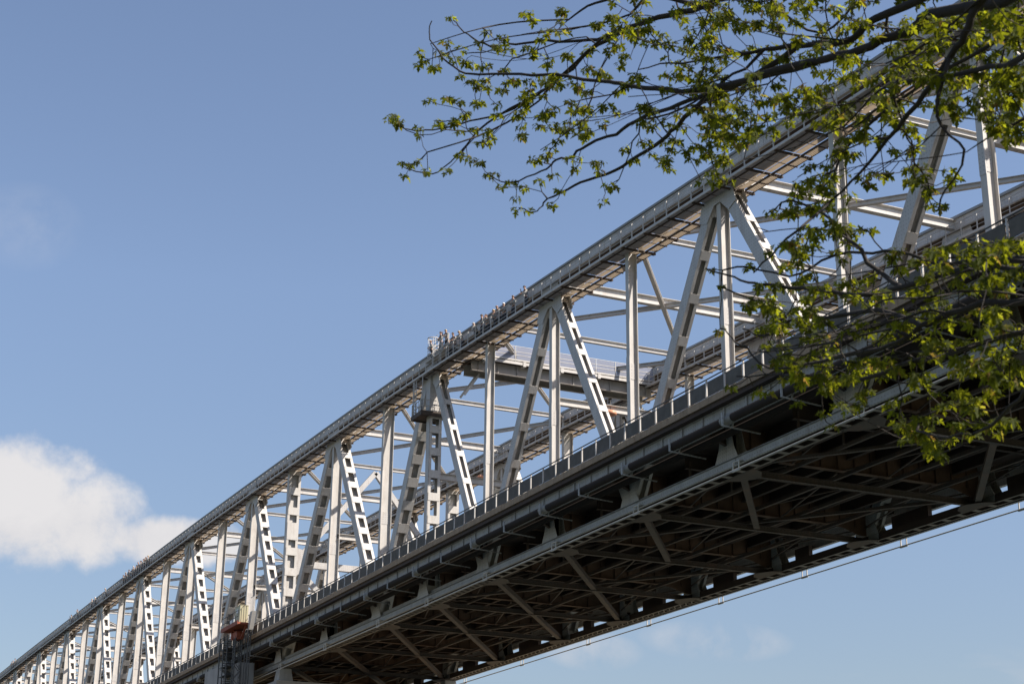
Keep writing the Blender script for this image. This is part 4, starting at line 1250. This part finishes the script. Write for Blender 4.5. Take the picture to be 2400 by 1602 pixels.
# radii by the pipe rule
E_ = 2.6
acc = [0.0] * len(P_)
for i in range(len(P_) - 1, -1, -1):
    rr_ = max(acc[i], .0028 ** E_) ; acc[i] = rr_
    if PAR[i] >= 0: acc[PAR[i]] += rr_
RAD = [max(RMIN[i], min(.020, .9 * acc[i] ** (1 / E_))) for i in range(len(P_))]
TREE = thing('maple_tree', 'maple tree with fresh green leaves reaching in from the right in front of the bridge', 'tree', (0, 0, 0))
children = {}
for i, p_ in enumerate(PAR):
    if p_ >= 0: children.setdefault(p_, []).append(i)
brm, trm = MB(), MB()
mainch = {}
for p_, cs in children.items(): mainch[p_] = max(cs, key=lambda c: (1 if c in trunk_ids else 0, acc[c]))
trunkset = set(trunk_ids)
starts = [tr0] + [c for p_, cs in children.items() for c in cs if c != mainch[p_]]
for s_ in starts:
    chain = [s_]
    while chain[-1] in mainch: chain.append(mainch[chain[-1]])
    if s_ == tr0:
        tc = [c for c in chain if c in trunkset]; rest = chain[len(tc) - 1:]
        trm.tube([P_[c] for c in tc], [RAD[c] for c in tc], 14)
        chain = rest; rads = [RAD[c] if c not in trunkset else RAD[chain[1]] * 1.2 for c in chain] if len(chain) > 1 else []
    else:
        par = PAR[s_]
        rads = [RAD[s_] * 1.05] + [RAD[c] for c in chain]; chain = [par] + chain
    if len(chain) > 1:
        brm.tube([P_[c] for c in chain], rads, 8 if max(rads) > .012 else 4, cap=False)
trm.build('trunk', BARK, TREE, smooth=True)
brm.build('branches', BARK, TREE, smooth=True)
# leaves: five-lobed maple leaf, folded along the midrib and drooping
half = [(0.0, 0.0), (-.04, .10), (-.10, .20), (-.20, .36), (-.04, .30), (.08, .22), (.16, .40), (.24, .50), (.34, .66), (.36, .50), (.44, .42), (.36, .28), (.32, .15), (.50, .20), (.64, .27), (.68, .16), (.82, .12), (1.0, 0.0)]
lm_ = MB()
leaf_v, leaf_f = [], []
def leaf(o, az, pitch, size, roll):
    ca, sa = cos(az), sin(az); cp, sp2 = cos(pitch), sin(pitch)
    X = Vector((ca * cp, sa * cp, -sp2)); Y = Vector((-sa, ca, 0)); Z = X.cross(Y)
    Yr = Y * cos(roll) + Z * sin(roll); Z = X.cross(Yr); Y = Yr
    fold = rnd.uniform(.1, .5); droop = rnd.uniform(.15, .6)
    base_ = len(leaf_v)
    mid = [(x, 0) for x, _ in half]
    c = len(half)
    for sgn in (1, -1):
        st = len(leaf_v)
        for (x, y) in half:
            z = fold * abs(y) * (1 if True else 0) - droop * (x * x * .5 + y * y * .9)
            leaf_v.append(tuple(o + (X * x + Y * (y * sgn) + Z * z) * size))
        ctr = len(leaf_v); x = .24
        leaf_v.append(tuple(o + (X * x + Z * (-droop * x * x * .5)) * size))
        for q in range(1, c - 1):
            a_, b_ = st + q, st + q + 1
            leaf_f.append((ctr, a_, b_) if sgn > 0 else (ctr, b_, a_))
        leaf_f.append((ctr, st, st + 1) if sgn > 0 else (ctr, st + 1, st))
for (ti, ls) in TIPS:
    p = P_[ti]; d = DIR[ti]
    nl = rnd.choice((6, 7, 7, 8, 9)); sc = ls
    az0 = rnd.uniform(0, 2 * pi)
    for q in range(nl):
        az = az0 + q * 2 * pi / nl + rnd.gauss(0, .3)
        size = .87 * ls * rnd.choice((rnd.uniform(.022, .045), rnd.uniform(.04, .068), rnd.uniform(.045, .074))) * (.92 if sc > .9 else 1)
        pitch = rnd.uniform(.15, 1.35)
        pet = rnd.uniform(.01, .03)
        o = p + Vector((cos(az) * pet, sin(az) * pet, rnd.uniform(-.01, .012)))
        leaf(o, az, pitch, size, rnd.gauss(0, .45))
me = bpy.data.meshes.new('foliage'); me.from_pydata(leaf_v, [], leaf_f); me.materials.append(LEAF); me.update()
link('foliage', me, TREE)
print('TREE nodes', len(P_), 'tips', len(TIPS), 'leaf faces', len(leaf_f))

S.render.engine = 'CYCLES'
